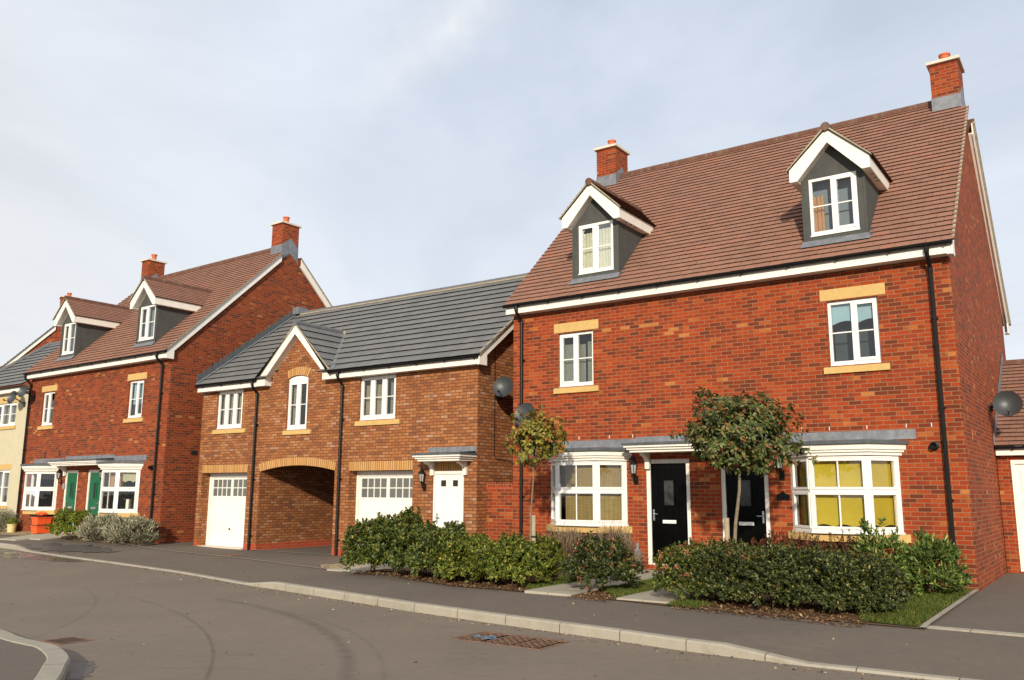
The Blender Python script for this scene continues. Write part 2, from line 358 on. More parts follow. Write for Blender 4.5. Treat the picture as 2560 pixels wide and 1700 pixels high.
island('lavender_dry', [(0.0, (0.1125, 0.0675, 0.042)), (0.5, (0.225, 0.1425, 0.09)), (0.8, (0.285, 0.21, 0.1425)), (1.0, (0.21, 0.225, 0.1275))], 0.5, 0.28, .1)
island('leaf_bright', [(0.0, (0.08, 0.1232, 0.0156)), (0.5, (0.192, 0.2392, 0.026)), (1.0, (0.352, 0.348, 0.052))], .5, .28, .15)
island('leaf_bright_old', [(0.0, (0.0325, 0.065, 0.0104)), (0.5, (0.0975, 0.1495, 0.0182)), (1.0, (0.208, 0.247, 0.039))], 0.5, 0.28, .15)
island('flower_pink', [(0.0, (.35, .06, .04)), (.6, (.55, .14, .085)), (1.0, (.62, .32, .18))], .7, .3, .15)
island('grass_blade', [(0.0, (.040, .060, .010)), (.5, (.085, .125, .018)), (.85, (.15, .165, .03)), (1.0, (.24, .20, .07))], .7, .2, .2)
island('bark_chip', [(0.0, (.06, .03, .016)), (.4, (.15, .075, .035)), (.8, (.27, .155, .075)), (1.0, (.40, .27, .15))], .9, .2)
island('litter', [(0.0, (.12, .06, .03)), (.5, (.30, .17, .07)), (.85, (.42, .33, .20)), (1.0, (.65, .62, .56))], .9, .2)
island('pebble', [(0.0, (.26, .19, .10)), (.5, (.42, .33, .20)), (1.0, (.60, .52, .38))], .9, .2)
def ground_mat(name, c, fine=150, var=.55, rough=.9, patch=.30, extra=None, spec=.3):
    m, t, b = new_mat(name)
    oc = t.node('ShaderNodeTexCoord').outputs['Object']
    g = t.noise(oc, fine, 3, .7); p = t.noise(oc, .55, 6, .62, .4); q = t.noise(oc, 7, 4, .6)
    f = t.math('ADD', t.math('MULTIPLY', t.math('SUBTRACT', g, .5), var * 2), t.math('MULTIPLY', t.math('SUBTRACT', p, .5), patch * 2))
    q2 = t.noise(oc, 34, 4, .75)
    f = t.math('ADD', f, t.math('MULTIPLY', t.math('SUBTRACT', q2, .5), .5))
    f = t.math('ADD', t.math('ADD', f, t.math('MULTIPLY', t.math('SUBTRACT', q, .5), .4)), .5, True)
    col = t.ramp(f, [(0.0, tuple(x * .62 for x in c)), (.5, c), (1.0, tuple(min(1, x * 1.38) for x in c))])
    if extra: col = extra(t, oc, col, b)
    t.l.new(col, b.inputs['Base Color']); b.inputs['Roughness'].default_value = rough; b.inputs['Specular IOR Level'].default_value = spec
    bn = t.node('ShaderNodeBump', Strength=.35, Distance=.006, Height=t.noise(oc, fine * .8, 3, .7)); t.l.new(bn.outputs[0], b.inputs['Normal'])
    return m
def circle3(a, b, c):
    (x1, y1), (x2, y2), (x3, y3) = a, b, c
    D = 2 * (x1 * (y2 - y3) + x2 * (y3 - y1) + x3 * (y1 - y2))
    X = ((x1**2 + y1**2) * (y2 - y3) + (x2**2 + y2**2) * (y3 - y1) + (x3**2 + y3**2) * (y1 - y2)) / D
    Y = ((x1**2 + y1**2) * (x3 - x2) + (x2**2 + y2**2) * (x1 - x3) + (x3**2 + y3**2) * (x2 - x1)) / D
    return X, Y, math.hypot(x1 - X, y1 - Y)
def road_marks(t, oc, col, b):
    sp = t.node('ShaderNodeSeparateXYZ', Vector=oc); X, Y = sp.outputs[0], sp.outputs[1]
    tot = None
    for pts, wd, k in ((((-4.55, 14.28), (-2.29, 11.16), (-1.54, 8.45)), .13, .5), (((-6.08, 14.43), (-3.92, 11.35), (-3.04, 9.13)), .035, .55), (((-4.4, 14.0), (-1.95, 11.1), (-1.2, 8.45)), .06, .25), (((-7.6, 15.8), (-6.9, 14.7), (-6.2, 13.1)), .03, .35)):
        cx, cy, r = circle3(*pts)
        ds = t.math('SQRT', t.math('ADD', t.math('POWER', t.math('SUBTRACT', X, cx), 2.0), t.math('POWER', t.math('SUBTRACT', Y, cy), 2.0)))
        e = t.math('SUBTRACT', 1.0, t.math('DIVIDE', t.math('ABSOLUTE', t.math('SUBTRACT', ds, r)), wd), True)
        y0, y1 = min(p[1] for p in pts) - 2.5, max(p[1] for p in pts) + .3
        x0 = min(p[0] for p in pts) - .3
        lim = t.math('MULTIPLY', t.math('LESS_THAN', Y, y1), t.math('GREATER_THAN', X, x0))
        e = t.math('MULTIPLY', t.math('MULTIPLY', e, lim), k)
        tot = e if tot is None else t.math('MAXIMUM', tot, e)
    tot = t.math('MULTIPLY', tot, t.ramp(t.noise(oc, 3.0, 5, .65), [(.3, .25), (.65, 1.0)]))
    col = t.mix(tot, col, (.045, .04, .038))
    sp2 = t.ramp(t.noise(oc, 1.7, 6, .7, 1.5), [(.66, 0.0), (.74, 1.0)])
    col = t.mix(t.math('MULTIPLY', sp2, .35), col, (.06, .055, .05))
    drag = t.ramp(t.noise(t.mapping(oc, (.5, 3.2, 1), (0, 0, -.9)), 1.6, 5, .7), [(.55, 0.0), (.72, 1.0)])
    col = t.mix(t.math('MULTIPLY', drag, .22), col, (.085, .073, .064))
    gum = t.node('ShaderNodeTexVoronoi', Scale=1.15, Vector=oc)
    return t.mix(t.math('MULTIPLY', t.math('LESS_THAN', gum.outputs['Distance'], .03), .55), col, (.06, .052, .046))
ground_mat('road_asphalt', (.192, .151, .114), extra=road_marks)
def pave_marks(t, oc, col, b):
    sp2 = t.ramp(t.noise(oc, 1.3, 6, .7, 1.2), [(.62, 0.0), (.75, 1.0)])
    return t.mix(t.math('MULTIPLY', sp2, .35), col, (.06, .055, .052))
ground_mat('pavement_asphalt', (.142, .113, .088), extra=pave_marks)
ground_mat('earth', (.12, .10, .06), 30)
ground_mat('turf', (.075, .10, .022), 60, .4, patch=.3)
ground_mat('mulch_soil', (.13, .075, .04), 60, .5)
ground_mat('gravel_bed', (.36, .28, .165), 70, .5)
m_k = None
def kerb_joints(t, oc, col, b):
    uv = t.node('ShaderNodeUVMap').outputs[0]
    s = t.node('ShaderNodeSeparateXYZ', Vector=uv).outputs[0]
    fr_ = t.math('FRACT', t.math('DIVIDE', s, .915))
    j = t.math('LESS_THAN', t.math('ABSOLUTE', t.math('SUBTRACT', fr_, .5)), .006)
    col = t.mix(j, col, (.06, .05, .04))
    moss = t.math('MULTIPLY', t.ramp(t.noise(oc, 4, 5, .65), [(.55, 0.0), (.75, 1.0)]), .35)
    return t.mix(moss, col, (.15, .15, .07))
ground_mat('kerb_concrete', (.335, .30, .235), 140, .4, extra=kerb_joints)
def slab_joints(t, oc, col, b):
    return t.mix(t.math('MULTIPLY', t.ramp(t.noise(oc, 1.2, 5, .65), [(.5, 0.0), (.75, 1.0)]), .4), col, (.22, .20, .13))
ground_mat('slab_stone', (.38, .34, .265), 90, .25, extra=slab_joints)
m, t, b = new_mat('rust_iron')
oc = t.node('ShaderNodeTexCoord').outputs['Object']
t.l.new(t.ramp(t.noise(oc, 9, 5, .65), [(.3, (.11, .062, .042)), (.7, (.25, .145, .09))]), b.inputs['Base Color']); b.inputs['Roughness'].default_value = .8; b.inputs['Metallic'].default_value = .2
plain('dark_rust', (.085, .05, .035), .8, var=.4, scale=20)
plain('blue_paint', (.12, .26, .42), .8)
plain('white_paint_mark', (.55, .54, .5), .9)
m, t, b = new_mat('damp_asphalt')
oc = t.node('ShaderNodeTexCoord').outputs['Object']
t.l.new(t.ramp(t.noise(oc, 90, 3), [(.3, (.060, .053, .049)), (.7, (.092, .082, .074))]), b.inputs['Base Color']); b.inputs['Roughness'].default_value = .45
m, t, b = new_mat('wet_road')
oc = t.node('ShaderNodeTexCoord').outputs['Object']
t.l.new(t.ramp(t.noise(oc, 60, 3), [(.3, (.05, .044, .038)), (.7, (.085, .073, .063))]), b.inputs['Base Color'])
t.l.new(t.ramp(t.noise(oc, 1.4, 4), [(.35, .07), (.6, .4)]), b.inputs['Roughness'])

# ------------------------------------------------------------------ ground, road, pavement
def sheet(name, mat, P, dz, k='structure', step=.45, frame='M'):
    """flat-lying sheet following the ground; P = outline in the (u, v) of a frame"""
    W = [wp(frame, u, v) for u, v in P]
    bm = bmesh.new(); bm.faces.new([bm.verts.new((x, y, 0)) for x, y, _ in W])
    bmesh.ops.triangulate(bm, faces=bm.faces)
    for _ in range(6):
        es = [e for e in bm.edges if e.calc_length() > step]
        if not es: break
        bmesh.ops.subdivide_edges(bm, edges=es, cuts=1); bmesh.ops.triangulate(bm, faces=bm.faces)
    for v in bm.verts: v.co.z = gz(v.co.x, v.co.y) + dz
    bmesh.ops.recalc_face_normals(bm, faces=bm.faces)
    me = bpy.data.meshes.new(name); bm.to_mesh(me); bm.free()
    me.materials.append(MAT[mat]); o = bpy.data.objects.new(name, me); COL.objects.link(o)
    return kind(o, k)
g = MB(); g.poly([(-400, -400, -.06), (400, -400, -.06), (400, 400, -.06), (-400, 400, -.06)]); kind(g.build('ground', 'earth', conv=False), 'structure')
g = MB(); g.poly([wp('M', u, v)[:2] + (0.0,) for u, v in ((-70, -25), (70, -25), (70, 60), (-70, 60))]); kind(g.build('road', 'road_asphalt', conv=False), 'structure')
U_ = sorted(set([-45 + .75 * i for i in range(100)] + [x[0] for x in KT] + [x[0] for x in VK if x[0] > -45]))
U_ = [u for u in U_ if -45 <= u <= 32]
g = MB(); rows = []
TT = (0, .12, .3, .6, 1.0, 1.5, 2.0, 3.0, 5.0, 9.0, 16.0, 24.0)
for u in U_:
    r = []
    for t_ in TT:
        v = interp(u, VK) - .14 - t_; x, y, _ = wp('M', u, v); r.append((x, y, gz_m(u, v) - .004))
    rows.append(g.pts(r))
for a, b_ in zip(rows, rows[1:]):
    for k in range(len(TT) - 1): g.face((a + k, b_ + k, b_ + k + 1, a + k + 1))
kind(g.build('pavement', 'pavement_asphalt', conv=False), 'structure')
def kerb(name, P, wid, zf, mat='kerb_concrete', side=1, base=-.05):
    """kerb along world polyline P (x, y): P is the road-side edge; zf gives the top height at a point"""
    g = MB(); s = 0; rings = []; N = len(P)
    for i, p in enumerate(P):
        a, b_ = P[max(i - 1, 0)], P[min(i + 1, N - 1)]
        t_ = Vector((b_[0] - a[0], b_[1] - a[1])).normalized(); n = Vector((-t_.y, t_.x)) * side
        if i: s += math.hypot(p[0] - P[i - 1][0], p[1] - P[i - 1][1])
        z = zf(i); q = Vector(p)
        prof = [(0, base), (.004, z - .022), (.022, z), (wid - .012, z + .003), (wid, z - .006), (wid, base)]
        rings.append((g.pts([(q.x + n.x * o_, q.y + n.y * o_, h) for o_, h in prof]), s))
    for (a, s0), (b_, s1) in zip(rings, rings[1:]):
        for k in range(5): g.face((a + k, b_ + k, b_ + k + 1, a + k + 1), [(s0, .03 * k), (s1, .03 * k), (s1, .03 * k + .03), (s0, .03 * k + .03)])
    return kind(g.build(name, mat, conv=False), 'structure')
KU = sorted(set([-45 + .5 * i for i in range(150)] + [x[0] for x in KT[:-1]])); KU = [u for u in KU if u <= 30]
kerb('kerb', [wp('M', u, interp(u, VK))[:2] for u in KU], .14, lambda i: interp(KU[i], KT), side=1)
# raised corner of the footway on the near side of the road
NK = [(-14.5, 18.2), (-10.4, 14.6), (-8.0, 12.4), (-6.12, 10.67), (-5.5, 10.05), (-5.12, 9.75), (-4.86, 9.56), (-4.58, 9.22), (-4.36, 8.88), (-4.2, 8.5), (-4.05, 8.15), (-3.9, 7.75), (-3.72, 7.2), (-3.5, 6.3), (-3.3, 5.2), (-3.2, 3.5), (-3.2, -12)]
def smooth(P, n=4):
    o = []
    for i in range(len(P) - 1):
        p0, p1, p2, p3 = P[max(i - 1, 0)], P[i], P[i + 1], P[min(i + 2, len(P) - 1)]
        for k in range(n):
            t_ = k / n
            o.append(tuple(.5 * (2 * b + (c - a) * t_ + (2 * a - 5 * b + 4 * c - dd) * t_**2 + (3 * b - a - 3 * c + dd) * t_**3) for a, b, c, dd in zip(p0, p1, p2, p3)))
    return o + [P[-1]]
NKS = smooth(NK)
kerb('near_kerb', NKS, .21, lambda i: .12, side=-1)
g = MB(); inner = []
for i, p in enumerate(NKS):
    a, b_ = NKS[max(i - 1, 0)], NKS[min(i + 1, len(NKS) - 1)]; t_ = Vector((b_[0] - a[0], b_[1] - a[1])).normalized()
    inner.append((p[0] + t_.y * .205, p[1] - t_.x * .205, .114))
n = g.pts(inner); n2 = g.pts([(-40, p[1], .114) for p in inner])
for i in range(len(inner) - 1): g.face((n + i, n + i + 1, n2 + i + 1, n2 + i))
kind(g.build('near_footway', 'pavement_asphalt', conv=False), 'structure')
# sheets laid on the ground
gf = [(10.15, 3.45), (11.21, 3.55), (12.2, 3.95), (13.32, 4.24), (15.04, 4.3), (16.57, 4.38), (17.4, 4.5), (18.9, 4.62), (20.69, 4.60), (20.68, -.2), (11.4, -.25), (10.62, -.1)]
sheet('planting_bed', 'mulch_soil', gf, .010)
mr = lambda u: u + 11.47      # R's u in the M frame (v differs by -0.21)
sheet('lawn', 'turf', [(mr(2.95), .7), (mr(3.42), .7), (mr(3.42), 4.24), (mr(2.95), 3.6)], .018)
sheet('lawn', 'turf', [(mr(4.28), .75), (mr(5.05), .75), (mr(5.05), 4.3), (mr(4.28), 3.5)], .018)
sheet('lawn', 'turf', [(mr(5.93), 3.9), (mr(6.5), 4.2), (mr(6.4), 4.55), (mr(5.93), 4.5)], .018)
sheet('lawn', 'turf', [(mr(7.6), 1.5), (mr(8.0), -.15), (20.6, -.15), (20.62, 4.55), (20.0, 4.5), (mr(8.35), 3.9)], .018)
sheet('lawn_edging', 'kerb_concrete', [(20.66, -.2), (20.73, -.2), (20.75, 4.62), (20.68, 4.62)], .03)
sheet('forecourt_edging', 'kerb_concrete', [(-2.4, 1.22), (2.08, 1.74), (5.46, 2.2), (9.76, 3.11), (9.76, 3.17), (5.46, 2.26), (2.08, 1.8), (-2.4, 1.28)], .012)
sheet('passage_edging', 'kerb_concrete', [(2.7, .02), (5.95, .02), (5.95, .09), (2.7, .09)], .012)
sheet('gravel_strip', 'gravel_bed', [(8.0, 2.3), (8.75, .1), (9.1, .1), (9.0, 2.95), (8.55, 2.8)], .012, 'stuff')
sheet('gravel_bed', 'gravel_bed', [(-14.5, .1), (-13.5, 1.0), (-7.99, 1.25), (-6.2, 1.3), (-2.2, 1.5), (-1.2, .5), (-10, -.4)], .012, 'stuff')
def slabs(name, P, frame='R', dz=.02):
    g = MB()
    for (u0, u1, v0, v1) in P:
        c = [wp(frame, u, v) for u, v in ((u0 + .004, v0 + .004), (u1 - .004, v0 + .004), (u1 - .004, v1 - .004), (u0 + .004, v1 - .004))]
        h = random.uniform(-.003, .003)
        top = [(x, y, gz(x, y) + dz + .012 + h) for x, y, _ in c]
        g.prism(top, (0, 0, -.04))
    return kind(g.build(name, 'slab_stone', conv=False), 'structure')
P1 = [(3.42, 4.28, v, v + .6) for v in (.95, 1.55, 2.15, 2.75, 3.35, 3.95)]
P1 = [q for (a, b_, c, e) in P1 for q in ((a, (a + b_) / 2, c, e), ((a + b_) / 2, b_, c, e))] + [(3.2, 3.9, .04, .93), (3.9, 4.6, .04, .93)]
slabs('path', P1)
P2 = [(5.06, 5.92, v, v + .6) for v in (.95, 1.55, 2.15, 2.75, 3.35, 3.95)]
P2 = [q for (a, b_, c, e) in P2 for q in ((a, (a + b_) / 2, c, e), ((a + b_) / 2, b_, c, e))] + [(4.62, 5.3, .04, .93), (5.3, 6.0, .04, .93)]
slabs('path', P2)
slabs('path', [(9.05, 9.65, .1 + .6 * k, .7 + .6 * k) for k in range(5)] + [(9.65, 10.25, .1 + .6 * k, .7 + .6 * k) for k in range(5)], 'M')
slabs('path', [(2.9, 3.6, .08 + .45 * k, .53 + .45 * k) for k in range(4)] + [(3.6, 4.2, .08 + .45 * k, .53 + .45 * k) for k in range(4)] + [(4.4, 5.1, .3, .9), (4.3, 5.0, .95, 1.5)], 'L')
# damp patch, puddle
def blob(name, mat, P, dz, jag=.12, n=6):
    W = []
    for (x0, y0), (x1, y1) in zip(P, P[1:] + P[:1]):
        for k in range(n):
            a = k / n; W.append((x0 + (x1 - x0) * a + random.uniform(-jag, jag), y0 + (y1 - y0) * a + random.uniform(-jag, jag)))
    g = MB(); tri = tessellate_polygon([[Vector((x, y, 0)) for x, y in W]]); k = g.pts([(x, y, gz(x, y) + dz if dz > .008 else dz) for x, y in W])
    for q in tri: g.face([k + i for i in q])
    return kind(g.build(name, mat, conv=False), 'structure')
blob('damp_patch', 'damp_asphalt', [(-14.6, 26.3), (-14.0, 26.7), (-12.4, 25.6), (-11.6, 25.0), (-10.7, 24.0), (-11.4, 23.9), (-12.6, 24.5), (-13.3, 25.0)], .012, .16)
blob('puddle', 'wet_road', [(-16.4, 27.0), (-14.3, 25.2), (-12.0, 23.1), (-10.6, 21.9), (-10.9, 21.6), (-12.4, 22.6), (-13.6, 23.2), (-15.5, 24.6), (-17.5, 26.6)], .005, .10)
blob('oil_stain', 'damp_asphalt', [(-4.75, 9.0), (-4.5, 9.25), (-4.3, 9.25), (-4.15, 8.9), (-4.0, 8.55), (-4.1, 8.3), (-4.2, 8.45), (-4.4, 8.85)], .004, .07)

# ------------------------------------------------------------------ building pieces (u, v, z of the house)
def pane_mesh(parent, quads, mat='glass', name='pane', T=None):
    g = MB(T)
    for q in quads: g.poly(q)
    return g.build(name, mat, parent)
def frame_lights(g, gp, u0, u1, z0, z1, v, lights, sash=(), bars=None, vbar=(), fr=.055, mu=.07, th=.06):
    """frame boxes into g, pane quads into gp; lights = relative widths"""
    g.box(u0, u1, v - th, v, z0, z0 + fr + .025); g.box(u0, u1, v - th, v, z1 - fr, z1)
    g.box(u0, u0 + fr, v - th, v, z0 + fr + .025, z1 - fr); g.box(u1 - fr, u1, v - th, v, z0 + fr + .025, z1 - fr)
    tot = sum(lights); inner = u1 - u0 - 2 * fr - mu * (len(lights) - 1); x = u0 + fr; a, b_ = z0 + fr + .025, z1 - fr
    for i, wd in enumerate(lights):
        x1 = x + inner * wd / tot; c = (x, x1, a, b_)
        if i < len(lights) - 1: g.box(x1, x1 + mu, v - th, v + .001, a, b_)
        if i in sash:
            s = .042
            g.box(x - .012, x1 + .012, v - .03, v + .014, a - .012, a + s); g.box(x - .012, x1 + .012, v - .03, v + .014, b_ - s, b_ + .012)
            g.box(x - .012, x + s, v - .03, v + .014, a + s, b_ - s); g.box(x1 - s, x1 + .012, v - .03, v + .014, a + s, b_ - s)
            c = (x + s, x1 - s, a + s, b_ - s)
        if bars: 
            for h in bars:
                zb = c[2] + (c[3] - c[2]) * h; g.box(c[0], c[1], v - .028, v - .014, zb - .011, zb + .011)
        if i in vbar: xm = (c[0] + c[1]) / 2; g.box(xm - .011, xm + .011, v - .0275, v - .0135, c[2], c[3])
        gp.poly([(c[0] - .005, v - .032, c[2] - .005), (c[1] + .005, v - .032, c[2] - .005), (c[1] + .005, v - .032, c[3] + .005), (c[0] - .005, v - .032, c[3] + .005)])
        x = x1 + mu
def window(parent, u0, u1, z0, z1, v=-.06, lights=(1, 1), sash=(0,), bars=(.5,), name='window', mat='white_upvc', **kw):
    g = MB(); gp = MB(); frame_lights(g, gp, u0, u1, z0, z1, v, lights, sash, bars, **kw)
    g.box(u0 - .01, u1 + .01, v - .05, v + .03, z0 - .012, z0 + .012)
    o = g.build(name, mat, parent); gp.build('pane', 'glass', o if parent.parent is None else parent)
    return o
def curtain(parent, u0, u1, z0, z1, v, mat, waves=14, amp=.03, name='curtain', drape=None, T=None):
    g = MB(T); n = 60; top = []; bot = []
    for i in range(n + 1):
        a = i / n; u = u0 + (u1 - u0) * a; dv = amp * math.sin(a * waves * 2 * math.pi) + amp * .5 * math.sin(a * waves * 4.7 + 1)
        zb = z0 + (drape(a) if drape else 0)
        top.append((u, v + dv * .7, z1)); bot.append((u, v + dv, zb))
    a, b_ = g.pts(top), g.pts(bot)
    for i in range(n): g.face((a + i, a + i + 1, b_ + i + 1, b_ + i))
    return g.build(name, mat, parent, smooth=True)
def blind(parent, u0, u1, z0, z1, v, mat, scallop=0, per=.45, T=None, name='blind'):
    g = MB(T); n = 40
    top = [(u0 + (u1 - u0) * i / n, v, z1) for i in range(n + 1)]
    bot = [(u0 + (u1 - u0) * i / n, v, z0 + scallop * abs(math.sin(math.pi * (u0 + (u1 - u0) * i / n) / per))) for i in range(n + 1)]
    a, b_ = g.pts(top), g.pts(bot)
    for i in range(n): g.face((a + i, a + i + 1, b_ + i + 1, b_ + i))
    g.box(u0, u1, v - .03, v + .001, z1, z1 + .05)
    return g.build(name, mat, parent)
def stone(parent, name, u0, u1, z0, z1, v1, v0=-.06, mat='sandstone', splits=0):
    g = MB(); k = splits + 1
    for i in range(k):
        a, b_ = u0 + (u1 - u0) * i / k, u0 + (u1 - u0) * (i + 1) / k
        if i: a += .004
        if name == 'sill': g.box(a, b_, v0, v1, z0, z1 + .012, tz=(z1 + .012, z1 + .012, z1 - .02, z1 - .02))
        else: g.box(a, b_, v0, v1, z0, z1)
    return g.build(name, mat, parent)
def bay(parent, P, zb, zt, blindmat=None, scallop=0, bz=None, lead_right=.3, lead_left=.12, bpart=None):
    P = [Vector((a, b_)) for a, b_ in P]; g = MB(); gp = MB(); bl = MB()
    ts = []
    for k in range(3):
        A, B = P[k], P[k + 1]; dd = (B - A); L = dd.length; dd.normalize(); nn = Vector((-dd.y, dd.x))
        T_ = (lambda A, dd, nn: (lambda s_, t_, z: (A.x + dd.x * s_ + nn.x * t_, A.y + dd.y * s_ + nn.y * t_, z)))(A, dd, nn)
        ts.append((T_, L))
        fg = MB(T_); fp = MB(T_); pl_, pr_ = (.07 if k == 0 else .036), (.07 if k == 2 else .036)
        zm = zb + (zt - zb) * .535
        fg.box(0, L, -.07, 0, zb, zb + .05); fg.box(0, L, -.07, 0, zt - .05, zt); fg.box(0, pl_, -.07, 0, zb + .05, zt - .05); fg.box(L - pr_, L, -.07, 0, zb + .05, zt - .05)
        fg.box(pl_, L - pr_, -.07, -.002, zm - .025, zm + .025)
        for (a, b_) in ((zb + .05, zm - .025), (zm + .025, zt - .05)):
            s_ = .042 if L > .6 else .036; x0, x1 = pl_, L - pr_
            fg.box(x0, x1, -.06, .014, a, a + s_); fg.box(x0, x1, -.06, .014, b_ - s_, b_); fg.box(x0, x0 + s_, -.06, .014, a + s_, b_ - s_); fg.box(x1 - s_, x1, -.06, .014, a + s_, b_ - s_)
            if k == 1: xm = L / 2; fg.box(xm - .012, xm + .012, -.022, -.008, a + s_, b_ - s_)
            fp.poly([(x0 + s_ - .004, -.028, a + s_ - .004), (x1 - s_ + .004, -.028, a + s_ - .004), (x1 - s_ + .004, -.028, b_ - s_ + .004), (x0 + s_ - .004, -.028, b_ - s_ + .004)])
        fg.box(pl_ + .08, L - pr_ - .08, 0, .012, zt - .036, zt - .014)      # trickle vent
        for src, dst in ((fg, g), (fp, gp)):
            n = len(dst.v); dst.v += src.v; dst.f += [tuple(i + n for i in f) for f in src.f]; dst.uv += src.uv; dst.mi += src.mi
    # cill nosing of the frame
    def off(e, f=1.15): return [(P[0].x - e * f, 0.001), (P[1].x - e * .55, P[1].y + e), (P[2].x + e * .55, P[2].y + e), (P[3].x + e * f, 0.001)]
    g.prism([(a, b_, zb - .03) for a, b_ in off(.02)], (0, 0, .028))
    o = g.build('bay_window', 'white_upvc', parent)
    gp.build('pane', 'glass', o)
    sl_ = MB(); sl_.prism([(a, b_, zb - .165) for a, b_ in [(P[0].x - .11, -.05)] + off(-.03, -3.6)[:0] + [(P[0].x - .11, 0.03), (P[1].x - .06, P[1].y - .06), (P[2].x + .06, P[2].y - .06), (P[3].x + .11, .03), (P[3].x + .11, -.05)]], (0, 0, .133))
    sl_.build('sill', 'sandstone', o)
    cp = MB()
    for z0, z1, e in ((zt, zt + .055, .05), (zt + .055, zt + .10, .085), (zt + .10, zt + .195, .115)):
        cp.prism([(a, b_, z0) for a, b_ in off(e)], (0, 0, z1 - z0))
    cp.build('canopy', 'white_paint', o)
    ld = MB(); e = off(.17); z0 = zt + .195
    ld.prism([(a, b_, z0) for a, b_ in e], (0, 0, .05), m=1)
    n = ld.pts([(a, b_, z0 + .052) for a, b_ in e]); ld.pts([(e[3][0], .012, z0 + .10), (e[0][0], .012, z0 + .10)])
    w0 = n + 4
    n2 = ld.pts([(e[1][0] + .1, .012, z0 + .11), (e[2][0] - .1, .012, z0 + .11)])
    ld.face((n + 1, n + 2, n2 + 1, n2)); ld.face((n, n + 1, n2)); ld.face((n + 2, n + 3, n2 + 1))
    ld.box(P[0].x - lead_left, P[3].x + lead_right, -.01, .014, z0 + .085, z0 + .255)
    for x in (P[1].x + .2, P[1].x + .62): ld.box(x, x + .09, .015, .05, z0 + .07, z0 + .10, m=1)
    ld.build('lead_roof', ['lead', 'dark_lead'], o)
    if blindmat:
        for k in range(3):
            T_, L = ts[k]; bp = (bpart or {}).get(k, (0, 1))
            blind(o, .05 + (L - .1) * bp[0], .05 + (L - .1) * bp[1], zb + .08 + (bz or 0), zt - .1, -.12, blindmat, scallop, per=.34, T=T_)
    return o
def door(parent, u0, u1, z1, leafmat, hinge_right=True, glass=None, letter=None, groove=True, v=-.055, z0=0.0, fm='white_paint'):
    g = MB(); f = .085
    lu0, lu1, lz1 = u0 + f, u1 - f, z1 - f
    g.box(lu0, lu1, v - .05, v, z0 + .03, lz1)
    if groove:
        k = 5
        for i in range(k):
            a, b_ = lu0 + .02 + (lu1 - lu0 - .04) * i / k, lu0 + .02 + (lu1 - lu0 - .04) * (i + 1) / k
            g.box(a + .008, b_ - .008, v, v + .007, z0 + .12, lz1 - .12)
    o = g.build('door', leafmat, parent)
    fg = MB(); fg.box(u0, lu0, v - .06, v + .03, z0, z1); fg.box(lu1, u1, v - .06, v + .03, z0, z1); fg.box(lu0, lu1, v - .06, v + .03, lz1, z1); fg.box(lu0, lu1, v - .06, v + .035, z0 - .03, z0 + .03)
    fg.build('door_frame', fm, o)
    if glass:
        a, b_, c, e = glass
        gm = MB(); s = .035
        for q in ((a - s, b_ + s, c - s, c), (a - s, b_ + s, e, e + s), (a - s, a, c, e), (b_, b_ + s, c, e)): gm.box(q[0], q[1], v - .01, v + .022, q[2], q[3])
        gm.build('glazing_bead', leafmat, o)
        gg = MB(); gg.box(a, b_, v - .012, v + .0095, c, e); gg.build('door_glass', 'door_pane' if b_ - a > .15 else 'dark_metal', o)
    if letter:
        a, b_, c, e = letter
        lm = MB(); lm.box(a, b_, v, v + .022, c, e); lm.box(a + .02, b_ - .02, v + .022, v + .027, c + .018, e - .018); lm.build('letterbox', 'chrome' if leafmat != 'black_gloss' else 'white_upvc', o)
    hx = (lu0 + .055) if hinge_right else (lu1 - .055); sgn = 1 if hinge_right else -1
    hm = MB(); hm.box(hx - .017, hx + .017, v, v + .016, z0 + .87, z0 + 1.09); hm.tube([(hx, v + .01, z0 + 1.0), (hx, v + .055, z0 + 1.0), (hx + sgn * .11, v + .055, z0 + 1.0)], .010, 6)
    hm.build('handle', 'chrome', o)
    return o
def canopy(parent, u0, u1, z0, brackets, dep=.52, bdrop=.32, lead=(0.0, 0.0)):
    g = MB()
    for a, b_, e in ((z0, z0 + .05, 0.0), (z0 + .05, z0 + .095, .045), (z0 + .095, z0 + .145, .09)):
        g.box(u0 - e, u1 + e, 0.001, dep + e, a, b_)
    o = g.build('porch_canopy', 'white_paint', parent)
    l = MB(); l.box(u0 - .12, u1 + .12, .012, dep + .13, z0 + .146, z0 + .185, m=1)
    l.poly([(u0 - .12, dep + .13, z0 + .188), (u1 + .12, dep + .13, z0 + .188), (u1 + .1, .014, z0 + .23), (u0 - .1, .014, z0 + .23)])
    l.box(u0 - .10 + lead[0], u1 + .1 + lead[1], -.01, .013, z0 + .2, z0 + .345)
    l.build('lead_roof', ['lead', 'dark_lead'], o)
    for u in brackets:
        b_ = MB(); P = [(u, .002, z0), (u, .30, z0), (u, .30, z0 - .04)]
        for k in range(7): a = math.pi / 2 * k / 6; P.append((u, .065 + .22 * (1 - math.sin(a)) , z0 - .05 - .16 * (1 - math.cos(a)) - .02 * k / 6))
        P += [(u, .065, z0 - bdrop), (u, .002, z0 - bdrop)]
        b_.prism(P, (.095, 0, 0)); b_.build('bracket', 'white_paint', o)
    return o
